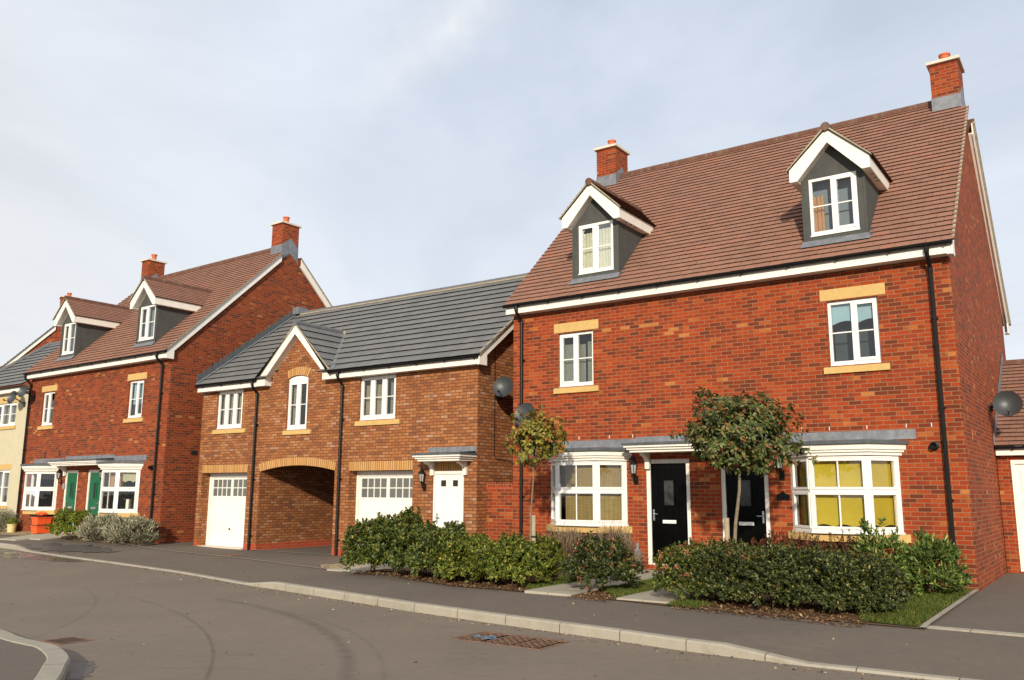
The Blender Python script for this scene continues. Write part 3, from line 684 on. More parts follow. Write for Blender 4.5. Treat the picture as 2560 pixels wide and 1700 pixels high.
def gutter(parent, u0, u1, v, z, pipes, zground, vneck=.08, brk=.9):
    g = MB(); n = 9; r = .056
    prof = [(v + r * math.cos(math.pi * k / n + math.pi), z + r * math.sin(math.pi * k / n + math.pi)) for k in range(n + 1)]
    inner_ = [(v + (r - .006) * math.cos(math.pi * k / n + math.pi), z + (r - .006) * math.sin(math.pi * k / n + math.pi)) for k in range(n, -1, -1)]
    g.prism([(u0, a, b_) for a, b_ in prof + inner_], (u1 - u0, 0, 0))
    for x in (u0, u1 - .006): g.prism([(x, a, b_) for a, b_ in prof], (.006, 0, 0))
    x = u0 + .3
    while x < u1: g.box(x, x + .03, v - r - .012, v + r * .4, z - r - .012, z - r + .02); x += brk
    o = g.build('gutter', 'black_plastic', parent)
    for u, zb in pipes:
        p = MB(); p.tube([(u, v, z - .04), (u, v, z - .14), (u, v - .03, z - .20), (u, vneck + .04, z - .33), (u, vneck, z - .39), (u, vneck, zb)], .036, 10)
        p.tube([(u, v, z - .08), (u, v, z - .145)], .043, 10); p.tube([(u, vneck, z - .37), (u, vneck, z - .47)], .043, 10)
        zz_ = z - 1.3
        while zz_ > zb + .3:
            p.tube([(u, vneck, zz_), (u, vneck, zz_ + .05)], .042, 10); p.box(u - .055, u + .055, .001, .05, zz_ + .01, zz_ + .04); zz_ -= 1.55
        p.build('drainpipe', 'black_plastic', parent)
    return o
def lantern(frame, u, v0, z, label, group='black coach lanterns beside the front doors'):
    t_ = root('wall_lantern', wp(frame, u, v0, z), label, 'wall lamp', group); t_.rotation_euler = (0, 0, R_(FR[frame][1]))
    a = MB(); a.box(-.045, .045, 0.001, .018, -.36, -.18); a.tube([(0, .01, -.27), (0, .07, -.30), (0, .12, -.25), (0, .125, -.17)], .013, 7); a.lathe((0, .125, -.19), [(.012, 0), (.045, .03), (.03, .05)], 8); a.build('arm', 'black_plastic', t_)
    h = MB()
    for k in range(6):
        q = math.pi / 3 * k; h.tube([(.05 * math.cos(q), .125 + .05 * math.sin(q), -.14), (.075 * math.cos(q), .125 + .075 * math.sin(q), .05)], .006, 5)
    h.lathe((0, .125, -.15), [(.055, 0), (.055, .015)], 6); h.build('cage', 'black_plastic', t_)
    r = MB(); r.lathe((0, .125, .05), [(.095, 0), (.09, .012), (.035, .10), (.018, .13), (.022, .15), (.006, .175), (.004, .20)], 8); r.build('hood', 'black_plastic', t_)
    l = MB(); l.lathe((0, .125, -.135), [(.045, 0), (.068, .18)], 6); l.build('lamp_glass', 'lamp_pane', t_)
    return t_
def dish(frame, base, arm, aim, label, d=.56, group='dark satellite dishes on house walls'):
    """base: wall point (u,v,z); arm: dish centre (u,v,z); aim: direction it faces in (u,v,z)"""
    t_ = root('satellite_dish', wp(frame, *base), label, 'satellite dish', group); t_.rotation_euler = (0, 0, R_(FR[frame][1]))
    c = Vector(arm) - Vector(base); ax = Vector(aim).normalized()
    g = MB(); k = 24; prof = [(d * .5 * i / 5, .10 * (i / 5) ** 2) for i in range(6)]
    g.lathe(c - ax * .05, prof, k, axis=ax); m_ = g.f[-1]; g.f.pop(); g.mi.pop(); g.uv.pop()
    g.lathe(c + ax * .047, [(d * .5, 0), (d * .505, .004), (d * .5, .008)], k, axis=ax)
    # drop the two caps of the rim ring so that the bowl stays open
    for _ in range(2): g.f.pop(); g.mi.pop(); g.uv.pop()
    g.build('reflector', 'dish_grey', t_, smooth=True)
    up = Vector((0, 0, 1)); dn = -(up - ax * up.dot(ax)).normalized()
    f = c + ax * .30 + dn * .20
    l = MB(); l.tube([c - ax * .03 + dn * d * .42, f - ax * .02], .011, 6); l.build('feed_arm', 'dark_metal', t_)
    h = MB(); h.lathe(f, [(.024, -.03), (.03, .02), (.024, .05)], 8, axis=-ax); h.build('receiver', 'dark_metal', t_)
    b_ = MB(); b_.tube([(0, 0, 0), c - ax * .07], .02, 7); nrm = Vector((c.x, c.y, 0)).normalized()
    b_.box(-.05, .05, -.05, .05, -.09, .09); b_.build('mount', 'dark_metal', t_)
    return t_

# ------------------------------------------------------------------ the tall brick houses
VG, ZG, VRG, ZRG = .33, 5.72, -4.34, 10.21
SL = (ZRG - ZG) / (VG - VRG)
VBACK, VGB = -8.47, 2 * VRG - VG
def roofz(v): return ZG + SL * (VG - v) if v > VRG else ZG + SL * (v - VGB)
def dormer(parent, fu0, fu1, wu0, wu1, curt):
    """gabled dormer; front at v = -.1"""
    vf, zb, ze = -.1, 6.02, 7.38; uc = (fu0 + fu1) / 2; za = 8.05
    g = MB(); zw0, zw1 = 6.27, 7.43
    g.wall([(fu0, zb), (fu1, zb), (fu1, ze), (uc, za + .12), (fu0, ze)], [[(wu0, zw0), (wu1, zw0), (wu1, zw1), (wu0, zw1)]], lambda a, b_, d_: (a, vf + d_, b_), .08)
    vb = VG - (ze - ZG) / SL - .1; vz = VG - (zb - ZG) / SL - .1
    for u in (fu0, fu1): g.poly([(u, vf, zb), (u, vf, ze + .1), (u, vb - .1, ze + .1), (u, vz, zb)])
    for u, e in ((fu0, .04), (fu1, -.04)): g.box(min(u, u + e), max(u, u + e), vf, vf + .012, zb, ze)
    dm = g.build('dormer', 'charcoal_render', parent)
    # roof: ridge at (uc, 8.36), eaves at uc +/- .80
    zr_, he, ove = 8.34, .78, .10
    r = MB(); s_len = math.hypot(he, zr_ - 7.62); v0 = .17
    vr_ = VG - (zr_ - ZG) / SL - .12; L = v0 - vr_
    for sgn in (-1, 1):
        O = (uc + sgn * he, v0, 7.60); B = (-sgn * he, 0, zr_ - 7.60)
        keep = lambda a0, a1, s_, sgn=sgn: (a0, min(a1, v0 - (VG - (7.60 + (zr_ - 7.60) * s_ / s_len - ZG) / SL) + .25)) if a0 < v0 - (VG - (7.60 + (zr_ - 7.60) * s_ / s_len - ZG) / SL) + .2 else None
        r.tiles(O, (0, -1, 0), B, L, s_len, .107, .22, .022, keep, jit=.002)
        # deck under the tiles
        A_ = (uc + sgn * he, v0 - .01, 7.585); Bp = (uc, v0 - .01, zr_ - .02)
        vz_ = VG - (7.585 - ZG) / SL
        r.poly([A_, Bp, (uc, vr_ - .1, zr_ - .02), (uc + sgn * he, vz_ - .1, 7.585)], None, 1)
    r.build('dormer_roof', ['brown_tile', 'tile_edge_shade'], dm)
    rd = MB(); x = v0 + .015
    while x > vr_ + .1: rd.tube([(uc, x, zr_ - .015), (uc, max(x - .44, vr_), zr_ - .015)], .085, 10); x -= .45
    rd.build('ridge', 'ridge_brown', dm)
    vm = MB()
    for sgn in (-1, 1): vm.prism([(uc + sgn * (he + .005), v0 - .02, 7.575), (uc + sgn * (he + .005), v0 - .02, 7.605), (uc, v0 - .02, zr_ + .015), (uc, v0 - .02, zr_ - .03)], (0, .028, 0))
    vm.build('verge', 'mortar_verge', dm)
    bb = MB(); t0, t1, inn = .10, .125, .255
    for sgn in (-1, 1):
        fo = uc + sgn * .74; fi = uc + sgn * (.74 - .145)
        bb.prism([(uc, t0, 8.29), (fo, t0, 7.60), (fo, t0, 7.36), (fi - sgn * .0, t0, 7.36), (uc, t0, 8.02 - .0)], (0, t1 - t0, 0))
        vb2 = VG - (7.36 - ZG) / SL - .05
        fin = fu0 if sgn < 0 else fu1
        # eaves box along the side: fascia and soffit
        bb.box(min(fo, fo - sgn * .02), max(fo, fo - sgn * .02), VG - (7.60 - ZG) / SL - .1, t0 - .001, 7.362, 7.598, )
        bb.box(min(fin, fo - sgn * .021), max(fin, fo - sgn * .021), vb2 - .1, t0 - .001, 7.362, 7.378)
        # soffit under the gable overhang
        bb.prism([(uc, vf, 8.045), (fi, vf, 7.385), (fi, vf, 7.405), (uc, vf, 8.065)], (0, t0 - vf - .001, 0))
        k = MB(); 
    bb.build('bargeboard', 'white_paint', dm)
    for i in range(3): hv = MB(); hv.lathe((fu1 + .10, -.28 - .22 * i, 7.36), [(.026, -.002), (.026, .001)], 10); hv.build('soffit_vent', 'dark_metal', dm)
    ld = MB(); za_ = roofz(vf)
    ld.prism([(fu0 - .02, vf + .008, za_ + .05), (fu1 + .02, vf + .008, za_ + .05), (fu1 + .05, vf + .13, za_ - .085), (fu0 - .05, vf + .13, za_ - .085)], (0, 0, .010))
    for u, e in ((fu0 - .06, 0), (fu1, 0)): ld.prism([(u, vf, za_ - .02), (u + .06, vf, za_ - .02), (u + .06, vb, ze - .03), (u, vb, ze - .03)], (0, 0, .03), m=1)
    ld.build('flashing', ['lead', 'dark_lead'], dm)
    window(dm, wu0 + .003, wu1 - .003, zw0 + .01, zw1 - .003, vf - .012, sash=(0,) if curt != 'orange' else (1,))
    if curt == 'cream':
        curtain(dm, wu0 + .04, (wu0 + wu1) / 2 - .02, zw0 + .05, zw1 - .16, vf - .16, 'curtain_cream', 5, .018)
        curtain(dm, (wu0 + wu1) / 2 + .0, wu1 - .03, zw0 + .05, zw1 - .12, vf - .15, 'curtain_cream', 5, .018)
    elif curt == 'orange':
        g = MB(); g.box(wu0, wu1, vf - .30, vf - .28, zw0 - .1, zw1 + .1); g.build('net_or_reflection', 'sky_reflect_grey', dm)  # board behind the pane, coloured as the sky reflection in its glass
        curtain(dm, wu0 + .03, wu0 + .24, zw0 + .02, zw1 - .32, vf - .16, 'curtain_orange', 3, .02)
    elif curt == 'pale':
        curtain(dm, wu0 + .03, wu1 - .03, zw0 + .03, zw1 - .03, vf - .18, 'sky_reflect_grey', 9, .018)  # wavy sheet whose colour stands in for grey sky reflected by the panes
    return dm
def chimney(parent, c0, c1, side):
    zf, zb = 9.35, 10.97; va, vb_ = -3.98, -4.71
    g = MB(); g.box(c0, c1, vb_, va, zf, zb)
    o = g.build('chimney', 'red_brick', parent)
    k = MB(); k.box(c0 - .055, c1 + .055, vb_ - .07, va + .075, zb, zb + .065); k.build('chimney_cap', 'concrete_cap', o)
    k = MB(); uc, vc = (c0 + c1) / 2, (va + vb_) / 2
    k.lathe((uc, vc, zb + .06), [(.10, 0), (.095, .16), (.11, .25), (.125, .26), (.125, .295), (.10, .30), (.09, .25)], 14); k.build('chimney_pot', 'terracotta', o, smooth=False)
    k = MB(); e = .012
    k.box(c0 - e, c1 + e, va, va + e, zf, 10.17)
    ua, ub = (c0 - e, c0) if side > 0 else (c1, c1 + e)
    for (ux, uy) in (((c0 - e, c0), (c1, c1 + e))):
        if (side > 0 and ux > c0) or (side < 0 and ux < c0 - .001 + 0): pass
        # stepped soaker following the slope
        k.prism([(ux, va, 10.17), (ux, va - .03, 10.20), (ux, VRG, 10.46), (ux, vb_, 10.16), (ux, vb_, 9.6), (ux, VRG, 9.9), (ux, va, 9.6)], (uy - ux, 0, 0))
    k.build('flashing', 'lead', o)
    return o
def townhouse(name, frame, P, label):
    h = root(name, frame, label, 'house', 'tall red brick town houses')
    W = P['W']; bm_ = P.get('brick', 'red_brick'); cl, cr = P['ch']
    holes = []
    rect = lambda a, b_, c, e: [(a, c), (b_, c), (b_, e), (a, e)]
    for (a, b_) in P['win']: holes.append(rect(a, b_, 3.735, 4.95))
    for b_ in P['bay']: holes.append(rect(b_[0][0] + .02, b_[3][0] - .02, .78, 2.07))
    for (a, b_) in P['door']: holes.append(rect(a, b_, 0.0, 2.1))
    g = MB()
    g.wall([(0, -.45), (W, -.45), (W, 5.66), (0, 5.66)], holes, lambda a, b_, d_: (a, d_, b_), .12)
    zt = lambda v: roofz(v) - .06
    gable = [(0.0, -.45), (0.0, zt(0)), (VRG, zt(VRG)), (VBACK, zt(VBACK)), (VBACK, -.45)]
    g.wall(gable, [], lambda a, b_, d_: (W, a, b_)); g.wall(gable, [], lambda a, b_, d_: (0.0, a, b_))
    g.poly([(0, VBACK, -.45), (W, VBACK, -.45), (W, VBACK, 5.66), (0, VBACK, 5.66)])
    g.build('wall', bm_, h)
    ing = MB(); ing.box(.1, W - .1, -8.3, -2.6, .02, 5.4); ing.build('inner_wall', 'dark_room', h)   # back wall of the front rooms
    # ---- roof
    ue0, ue1 = P.get('verge', (-.05, W + .19)); L = ue1 - ue0; sl_ = math.hypot(VG - VRG, ZRG - ZG)
    r = MB()
    def keep(a0, a1, s_):
        v = VG - (VG - VRG) * s_ / sl_
        lo, hi = ue0, ue1
        if v < -3.95: lo, hi = max(ue0, .0), min(ue1, W - .005)
        x0, x1 = max(a0 + ue0, lo) - ue0, min(a1 + ue0, hi) - ue0
        return (x0, x1) if x1 - x0 > .03 else None
    r.tiles((ue0, VG, ZG - .02), (1, 0, 0), (0, VRG - VG, ZRG - ZG), L, sl_, P.get('gauge', .175), P.get('tw', .25), .030, keep, jit=.003)
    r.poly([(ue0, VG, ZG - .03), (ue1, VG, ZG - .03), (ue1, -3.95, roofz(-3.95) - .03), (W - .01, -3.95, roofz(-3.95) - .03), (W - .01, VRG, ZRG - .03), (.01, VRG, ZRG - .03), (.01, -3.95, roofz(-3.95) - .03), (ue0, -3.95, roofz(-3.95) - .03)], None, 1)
    r.poly([(ue0, VGB, ZG), (ue1, VGB, ZG), (ue1, -4.75, roofz(-4.75)), (W - .01, -4.75, roofz(-4.75)), (W - .01, VRG, ZRG), (.01, VRG, ZRG), (.01, -4.75, roofz(-4.75)), (ue0, -4.75, roofz(-4.75))], None, 0)
    ro = r.build('roof', ['brown_tile', 'tile_edge_shade'], h)
    rg = MB(); x = cl[1] + .02
    while x < cr[0] - .02: x2 = min(x + .444, cr[0] - .005); rg.tube([(x, VRG, ZRG - .035), (x2, VRG, ZRG - .035)], .115, 10); x += .45
    rg.build('ridge', 'ridge_brown', ro)
    rg = MB(); rg.tube([(cl[1] + .03, VRG + .075, ZRG - .03), (cr[0] - .02, VRG + .075, ZRG - .03)], .035, 6); rg.build('mortar_bed', 'mortar_verge', ro)
    chimney(h, cl[0], cl[1], -1); chimney(h, cr[0], cr[1], 1)
    for q in P['dorm']: dormer(h, *q)
    # ---- eaves
    f = MB(); f.box(ue0 + .0, ue1 - .076, VG - .105, VG - .085, 5.50, 5.70); f.box(ue0 + .0, ue1 - .076, .001, VG - .106, 5.502, 5.52); f.build('fascia', 'white_paint', h)
    for (uo, ui) in ((ue1 - .075, ue1 - .05), (ue0, ue0 + .02)):
        uv_ = ui + .002 if uo > 0 else ui
        if uo < W / 2: continue
        dz = .03
        for (va, vb_, vfoot) in ((VG - .07, -3.92, VG - .02), (VGB + .07, -4.80, VGB + .02)):
            bgm = MB(); top = lambda v: roofz(v) - dz
            bgm.prism([(uo, va, top(va)), (uo, vb_, top(vb_)), (uo, vb_, top(vb_) - .27), (uo, va + (-.26 if va > vb_ else .26), top(va) - .02), (uo, va + (-.26 if va > vb_ else .26), 5.475), (uo, va, 5.475)], (ui - uo, 0, 0))
            us, ue = (W + .001, uo - .001) if uo > 0 else (ui + .001, -.001)
            bgm.prism([(us, va - .03, top(va) - .22), (us, vb_, top(vb_) - .245), (us, vb_, top(vb_) - .23), (us, va - .03, top(va) - .205)], (ue - us, 0, 0))
            bgm.box(min(us, ue), max(us, ue), min(va, va + (-.25 if va > vb_ else .25)), max(va, va + (-.25 if va > vb_ else .25)) - .001, 5.48, 5.495)
            bgm.build('bargeboard', 'white_paint', h)
            vm = MB(); vm.prism([(uv_, va + .0, top(va) - .01), (uv_, vb_, top(vb_) - .01), (uv_, vb_, top(vb_) + .035), (uv_, va, top(va) + .035)], (ue1 - .004 - uv_ if uo > 0 else .02, 0, 0)); vm.build('verge', 'mortar_verge', h)
    gutter(h, ue0 - .03, ue1 - .04, VG - .025, 5.70, P['pipes'], -.2)
    # ---- upstairs windows
    for i, (a, b_) in enumerate(P['win']):
        wdw = window(h, a, b_, 3.74, 4.945, -.055, sash=(0,) if i == 0 else (1,))
        stone(wdw, 'lintel', a - .115, b_ + .145, 4.97, 5.18, .006); stone(wdw, 'sill', a - .11, b_ + .14, 3.59, 3.725, .045)
        P['wfill'][i](wdw, a, b_)
    # ---- bays, doors, porch
    for i, b_ in enumerate(P['bay']): bay(h, b_, .77, 2.08, **P['bayfill'][i])
    for i, (a, b_) in enumerate(P['door']):
        gx = (a + b_) / 2
        door(h, a, b_, 2.1, P['doormat'], i == 0, (gx - P.get('gw', .105), gx + P.get('gw', .105), 1.18, 1.67), (gx - .145, gx + .145, .82, .885), P.get('groove', True))
    canopy(h, *P['canopy'])
    for u, z in P['flue']:
        k = MB(); k.lathe((u, 0, z), [(.075, 0), (.075, .05), (.055, .055), (.055, .13), (.045, .13), (.03, .06)], 14, axis=(0, 1, 0)); k.build('flue', 'black_plastic', h)
    return h
def fill_curtains(w_, a, b_):
    m_ = (a + b_) / 2
    curtain(w_, a + .05, m_ - .0, 3.8, 4.72, -.20, 'curtain_grey', 6, .02); curtain(w_, m_ - .0, m_ + .14, 3.8, 4.70, -.22, 'curtain_grey', 3, .02); curtain(w_, m_ + .20, b_ - .03, 3.8, 4.74, -.20, 'curtain_grey', 3, .02)
def fill_blueblind(w_, a, b_):
    blind(w_, a + .05, b_ - .05, 4.52, 4.88, -.14, 'blind_blue', .06, .45); g = MB(); g.box(a, b_, -.46, -.44, 3.7, 5.0); g.build('backing_board', 'slate_backing', w_)  # plain grey board added below the blind to lighten the black room
def fill_dark(w_, a, b_): curtain(w_, a + .04, a + .22, 3.8, 4.8, -.2, 'curtain_grey', 2, .02)
def fill_net(w_, a, b_): curtain(w_, a + .05, b_ - .05, 4.2, 4.88, -.18, 'blind_blue', 7, .015, 'net_or_reflection')
RB0 = [(1.03, 0), (1.50, .53), (2.47, .53), (2.90, 0)]; RB1 = [(6.31, 0), (6.80, .53), (7.78, .53), (8.19, 0)]
R = townhouse('brick_house', 'R', dict(W=9.25, ch=((.06, .66), (8.68, 9.25)), win=((1.24, 2.13), (7.14, 8.03)), bay=(RB0, RB1),
    door=((3.34, 4.30), (4.94, 5.88)), dorm=((1.57, 2.76, 1.73, 2.62, 'cream'), (6.77, 7.95, 6.91, 7.80, 'orange')), verge=(-.05, 9.40),
    pipes=((.28, -.2), (8.95, -.2)), wfill=(fill_curtains, fill_blueblind),
    bayfill=(dict(blindmat='bamboo', bpart={0: (0, 1), 1: (.12, 1), 2: (0, .92)}), dict(blindmat='blind_yellow', scallop=.045, lead_right=.31)), doormat='black_gloss',
    canopy=(3.24, 6.14, 2.225, (3.35, 6.02)), flue=((8.78, 2.23),)), 'tall red brick house with two black front doors and a yellow-blinded bay window')
LB0 = [(.95, 0), (1.43, .53), (2.40, .53), (2.71, 0)]; LB1 = [(6.08, 0), (6.57, .53), (7.49, .53), (7.88, 0)]
L = townhouse('brick_house', 'L', dict(W=9.16, ch=((-.04, .48), (8.55, 9.155)), win=((1.00, 1.87), (6.80, 7.67)), bay=(LB0, LB1), brick='red_brick_left',
    door=((3.17, 4.05), (4.69, 5.62)), dorm=((1.73, 2.85, 1.87, 2.73, 'pale'), (6.84, 7.98, 6.95, 7.85, 'pale')), verge=(.03, 9.31),
    pipes=((.12, -.2), (8.78, -.2)), wfill=(fill_dark, fill_net), bayfill=(dict(), dict()), doormat='green_gloss', groove=False, gw=.065,
    canopy=(3.22, 6.2, 2.24, (3.14, 5.9)), flue=((8.55, 2.13),)), 'tall red brick house with two green front doors left of the archway')
for wn in [o for o in L.children if o.name.startswith('bay_window')]:
    pass
blind(L, 7.62, 7.80, 1.74, 1.99, -.10, 'blind_cream', .03, .2) if False else None
# bits seen in the left house's bays
bays = [o for o in L.children if o.name.split('.')[0] == 'bay_window']
T2 = lambda s_, t_, z: (7.49 + .593 * s_ + .805 * t_, .53 - .805 * s_ + .593 * t_, z)
blind(bays[1], .10, .56, 1.68, 1.98, -.13, 'blind_cream', .05, .23, T=T2)
T1 = lambda s_, t_, z: (2.40 + .505 * s_ + .863 * t_, .53 - .863 * s_ + .505 * t_, z)
blind(bays[0], .08, .56, 1.80, 1.98, -.13, 'curtain_grey', 0, .2, T=T1)
g = MB(); cc = MB(); T1b = lambda s_, t_, z: (6.57 + s_, .53 + t_, z)
curtain(bays[1], .1, .86, 1.55, 2.0, -.25, 'curtain_orange', 6, .02, T=T1b)
# far house beyond the rendered cottage: same family, only its gable and chimney show
K = root('brick_house', 'K', 'far red brick house whose white-edged gable rises behind the cream cottage', 'house', 'tall red brick town houses')
kz = lambda v: 9.97 - 1.09 * (v - .13) if v > -.36 else 9.97 + 1.09 * .49 - 1.09 * (-.36 - v)
g = MB(); gp_ = [(4.0, -.5), (4.0, kz(4.0) - .06), (-.36, kz(-.36) - .06), (-4.6, kz(-4.6) - .06), (-4.6, -.5)]
g.wall(gp_, [], lambda a, b_, d_: (.7, a, b_)); g.poly([(.7, 4.0, -.5), (-6, 4.0, -.5), (-6, 4.0, kz(4.0) - .06), (.7, 4.0, kz(4.0) - .06)]); g.wall(gp_, [], lambda a, b_, d_: (-6, a, b_))
g.build('wall', 'red_brick_far', K)
r = MB(); kl = math.hypot(4.66, 4.66 * 1.09)
r.tiles((-6.1, 4.3, kz(4.3)), (1, 0, 0), (0, -4.66, 4.66 * 1.09), 6.95, kl, .175, .25, .034, lambda a0, a1, s_: (a0, min(a1, 6.1 + .70 if s_ > kl * .93 else a1)), jit=.0025)
r.poly([(-6.1, 4.3, kz(4.3) - .01), (.84, 4.3, kz(4.3) - .01), (.84, .1, kz(.1) - .01), (.69, .1, kz(.1) - .01), (.69, -.36, kz(-.36) - .01), (-6.1, -.36, kz(-.36) - .01)], None, 1); r.poly([(-6.1, -5, kz(-5)), (.84, -5, kz(-5)), (.84, -.8, kz(-.8)), (.69, -.8, kz(-.8)), (.69, -.36, kz(-.36)), (-6.1, -.36, kz(-.36))])
r.build('roof', ['brown_tile', 'tile_edge_shade'], K)
g = MB(); g.box(.06, .695, -.72, -.01, 9.6, 11.44); ch_ = g.build('chimney', 'red_brick_far', K)
g = MB(); g.box(.0, .76, -.78, .05, 11.44, 11.51); g.build('chimney_cap', 'concrete_cap', ch_)
g = MB(); g.lathe((.38, -.37, 11.5), [(.10, 0), (.095, .12), (.11, .2), (.125, .21), (.125, .25), (.10, .255), (.09, .2)], 14); g.build('chimney_pot', 'terracotta', ch_)
g = MB(); g.prism([(.745, 4.25, kz(4.25) - .02), (.745, .12, kz(.12) - .02), (.745, .12, kz(.12) - .27), (.745, 4.25, kz(4.25) - .27)], (.03, 0, 0)); g.build('bargeboard', 'white_paint', K)
g = MB(); g.prism([(.72, 4.28, kz(4.28) - .018), (.72, .1, kz(.1) - .018), (.72, .1, kz(.1) + .02), (.72, 4.28, kz(4.28) + .02)], (.11, 0, 0)); g.build('verge', 'mortar_verge', K)
# small parts
for u in (1.75, 2.5, 3.05, 6.55, 7.05, 7.7, 8.35, 8.75): g = MB(); g.box(u, u + .012, -.01, .005, 2.56, 2.625); g.build('weep_vent', 'white_upvc', R)
g = MB()
for u, z in ((1.62, 2.66), (2.64, 2.70)): g.box(u - .055, u + .055, -.02, .006, z - .10, z + .10)
g.build('air_brick', 'dark_metal', L)
g = MB(); g.box(9.14, 9.166, -1.12, -.90, 2.54, 2.68); g.build('air_brick', 'dark_metal', L)
g = MB(); g.box(9.24, 9.255, -1.0, -.93, 2.35, 2.55); g.build('air_brick', 'terracotta', R)
g = MB(); P_ = [(6.03, 1.30), (6.26, 1.30), (6.26, 1.40), (6.20, 1.42), (6.145, 1.465), (6.09, 1.42), (6.03, 1.40)]; g.prism([(a, .002, b_) for a, b_ in P_], (0, .014, 0)); g.build('house_plaque', 'black_plastic', R)
g = MB(); g.box(3.08, 3.22, .002, .012, 1.48, 1.66); g.build('house_plaque', 'grey_box', L)
g = MB(); g.box(3.08, 3.19, .002, .07, -.1, .30); g.tube([(3.135, .04, .30), (3.135, .04, .42)], .03, 8); g.build('service_box', 'grey_box', R)

# ------------------------------------------------------------------ brown brick coach house with the archway
MVG, MZG, MVR, MZR, MW = .30, 4.78, -3.5, 7.63, 10.6
MS = (MZR - MZG) / (MVG - MVR)
def mroofz(v): return MZG + MS * (MVG - v) if v > MVR else MZG + MS * (v - (2 * MVR - MVG))
M = root('coach_house', 'M', 'brown brick coach house with grey slate roof and an arched drive-through', 'house')
GA, GZ = 4.33, 6.02
arc = lambda a0, a1, zs, rise, n=18: [(a0 + (a1 - a0) * i / n, zs + rise * (1 - (2 * i / n - 1) ** 2)) for i in range(n + 1)]
AR = arc(2.86, 5.89, 2.15, .155)
rect = lambda a, b_, c, e: [(a, c), (b_, c), (b_, e), (a, e)]
CW = rect(3.86, 4.70, 3.28, 4.70)[:2] + arc(4.70, 3.86, 4.72, .075, 8)
holes = [rect(.19, 2.31, -.02, 2.13), rect(6.42, 8.62, -.02, 2.13), rect(9.27, 10.21, -.02, 2.1), rect(.70, 1.91, 3.42, 4.60), CW, rect(6.70, 7.98, 3.42, 4.60)]
g = MB()
outer = [(0, -.45), (2.86, -.45)] + AR + [(5.89, -.45), (MW, -.45), (MW, 4.62), (5.72, 4.62), (GA, GZ), (2.95, 4.62), (0, 4.62)]
g.wall(outer, holes, lambda a, b_, d_: (a, d_, b_), .30)
zt = lambda v: mroofz(v) - .06
VB = -7.1
gab = [(0.0, -.45), (0.0, zt(0)), (MVR, zt(MVR)), (VB, zt(VB)), (VB, -.45)]
g.wall(gab, [], lambda a, b_, d_: (MW, a, b_)); g.wall(gab, [], lambda a, b_, d_: (0.0, a, b_))
g.poly([(0, VB, -.45), (2.86, VB, -.45), (2.86, VB, 4.7), (0, VB, 4.7)]); g.poly([(5.89, VB, -.45), (MW, VB, -.45), (MW, VB, 4.7), (5.89, VB, 4.7)]); g.poly([(2.86, VB, 2.45), (5.89, VB, 2.45), (5.89, VB, 4.7), (2.86, VB, 4.7)])
# passage walls
for u in (2.86, 5.89): g.poly([(u, 0, -.45), (u, VB, -.45), (u, VB, 2.45), (u, 0, 2.45)])
g.build('wall', 'brown_brick', M)
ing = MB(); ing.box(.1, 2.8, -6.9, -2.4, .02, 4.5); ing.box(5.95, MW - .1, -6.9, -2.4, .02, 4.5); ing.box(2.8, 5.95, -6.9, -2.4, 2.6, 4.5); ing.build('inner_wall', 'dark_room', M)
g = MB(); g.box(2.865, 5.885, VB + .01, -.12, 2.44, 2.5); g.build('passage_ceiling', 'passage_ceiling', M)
for u0, u1 in ((.004, .188), (2.312, 2.849), (5.892, 6.418), (8.622, 9.268), (10.212, MW - .021)):
    g = MB(); g.box(u0, u1, -.05, .004, -.3, .14); g.build('plinth', 'engineering_brick', M)
for q in ((2.85, 2.866, VB, .0035), (MW - .02, MW + .004, -1.2, .0035)):
    g = MB(); g.box(*q, -.3, .14); g.build('plinth', 'engineering_brick', M)
# soldier arches and lintels
def soldier(a0, a1, z0, z1, name='lintel', v1=.006):
    g = MB(); g.box(a0, a1, -.09, v1, z0, z1); return g.build(name, 'soldier_brick', M)
soldier(.19, 2.31, 2.13, 2.36); soldier(6.42, 8.63, 2.13, 2.36); soldier(9.28, 10.20, 2.10, 2.33)
def ringarch(lo, hi, name='arch', v0=-.10, v1=.006, par=None):
    g = MB(); s = 0; n = len(lo)
    for i in range(n - 1):
        ds = math.hypot(lo[i + 1][0] - lo[i][0], lo[i + 1][1] - lo[i][1]); q = [(lo[i], 0), (lo[i + 1], 0), (hi[i + 1], .24), (hi[i], .24)]
        uv = [(s, .02), (s + ds, .02), (s + ds, .26), (s, .26)]
        g.poly([(p[0], v1, p[1]) for p, _ in q], uv)
        g.poly([(lo[i][0], v0, lo[i][1]), (lo[i + 1][0], v0, lo[i + 1][1]), (lo[i + 1][0], v1, lo[i + 1][1]), (lo[i][0], v1, lo[i][1])], uv)
        g.poly([(hi[i][0], v0, hi[i][1]), (hi[i + 1][0], v0, hi[i + 1][1]), (hi[i + 1][0], v1, hi[i + 1][1]), (hi[i][0], v1, hi[i][1])], uv)
        s += ds
    for i in (0, n - 1): g.poly([(lo[i][0], v0, lo[i][1]), (lo[i][0], v1, lo[i][1]), (hi[i][0], v1, hi[i][1]), (hi[i][0], v0, hi[i][1])])
    return g.build(name, 'soldier_brick', par or M)
ringarch(arc(2.864, 5.886, 2.146, .155, 24), arc(2.80, 5.92, 2.36, .158, 24))
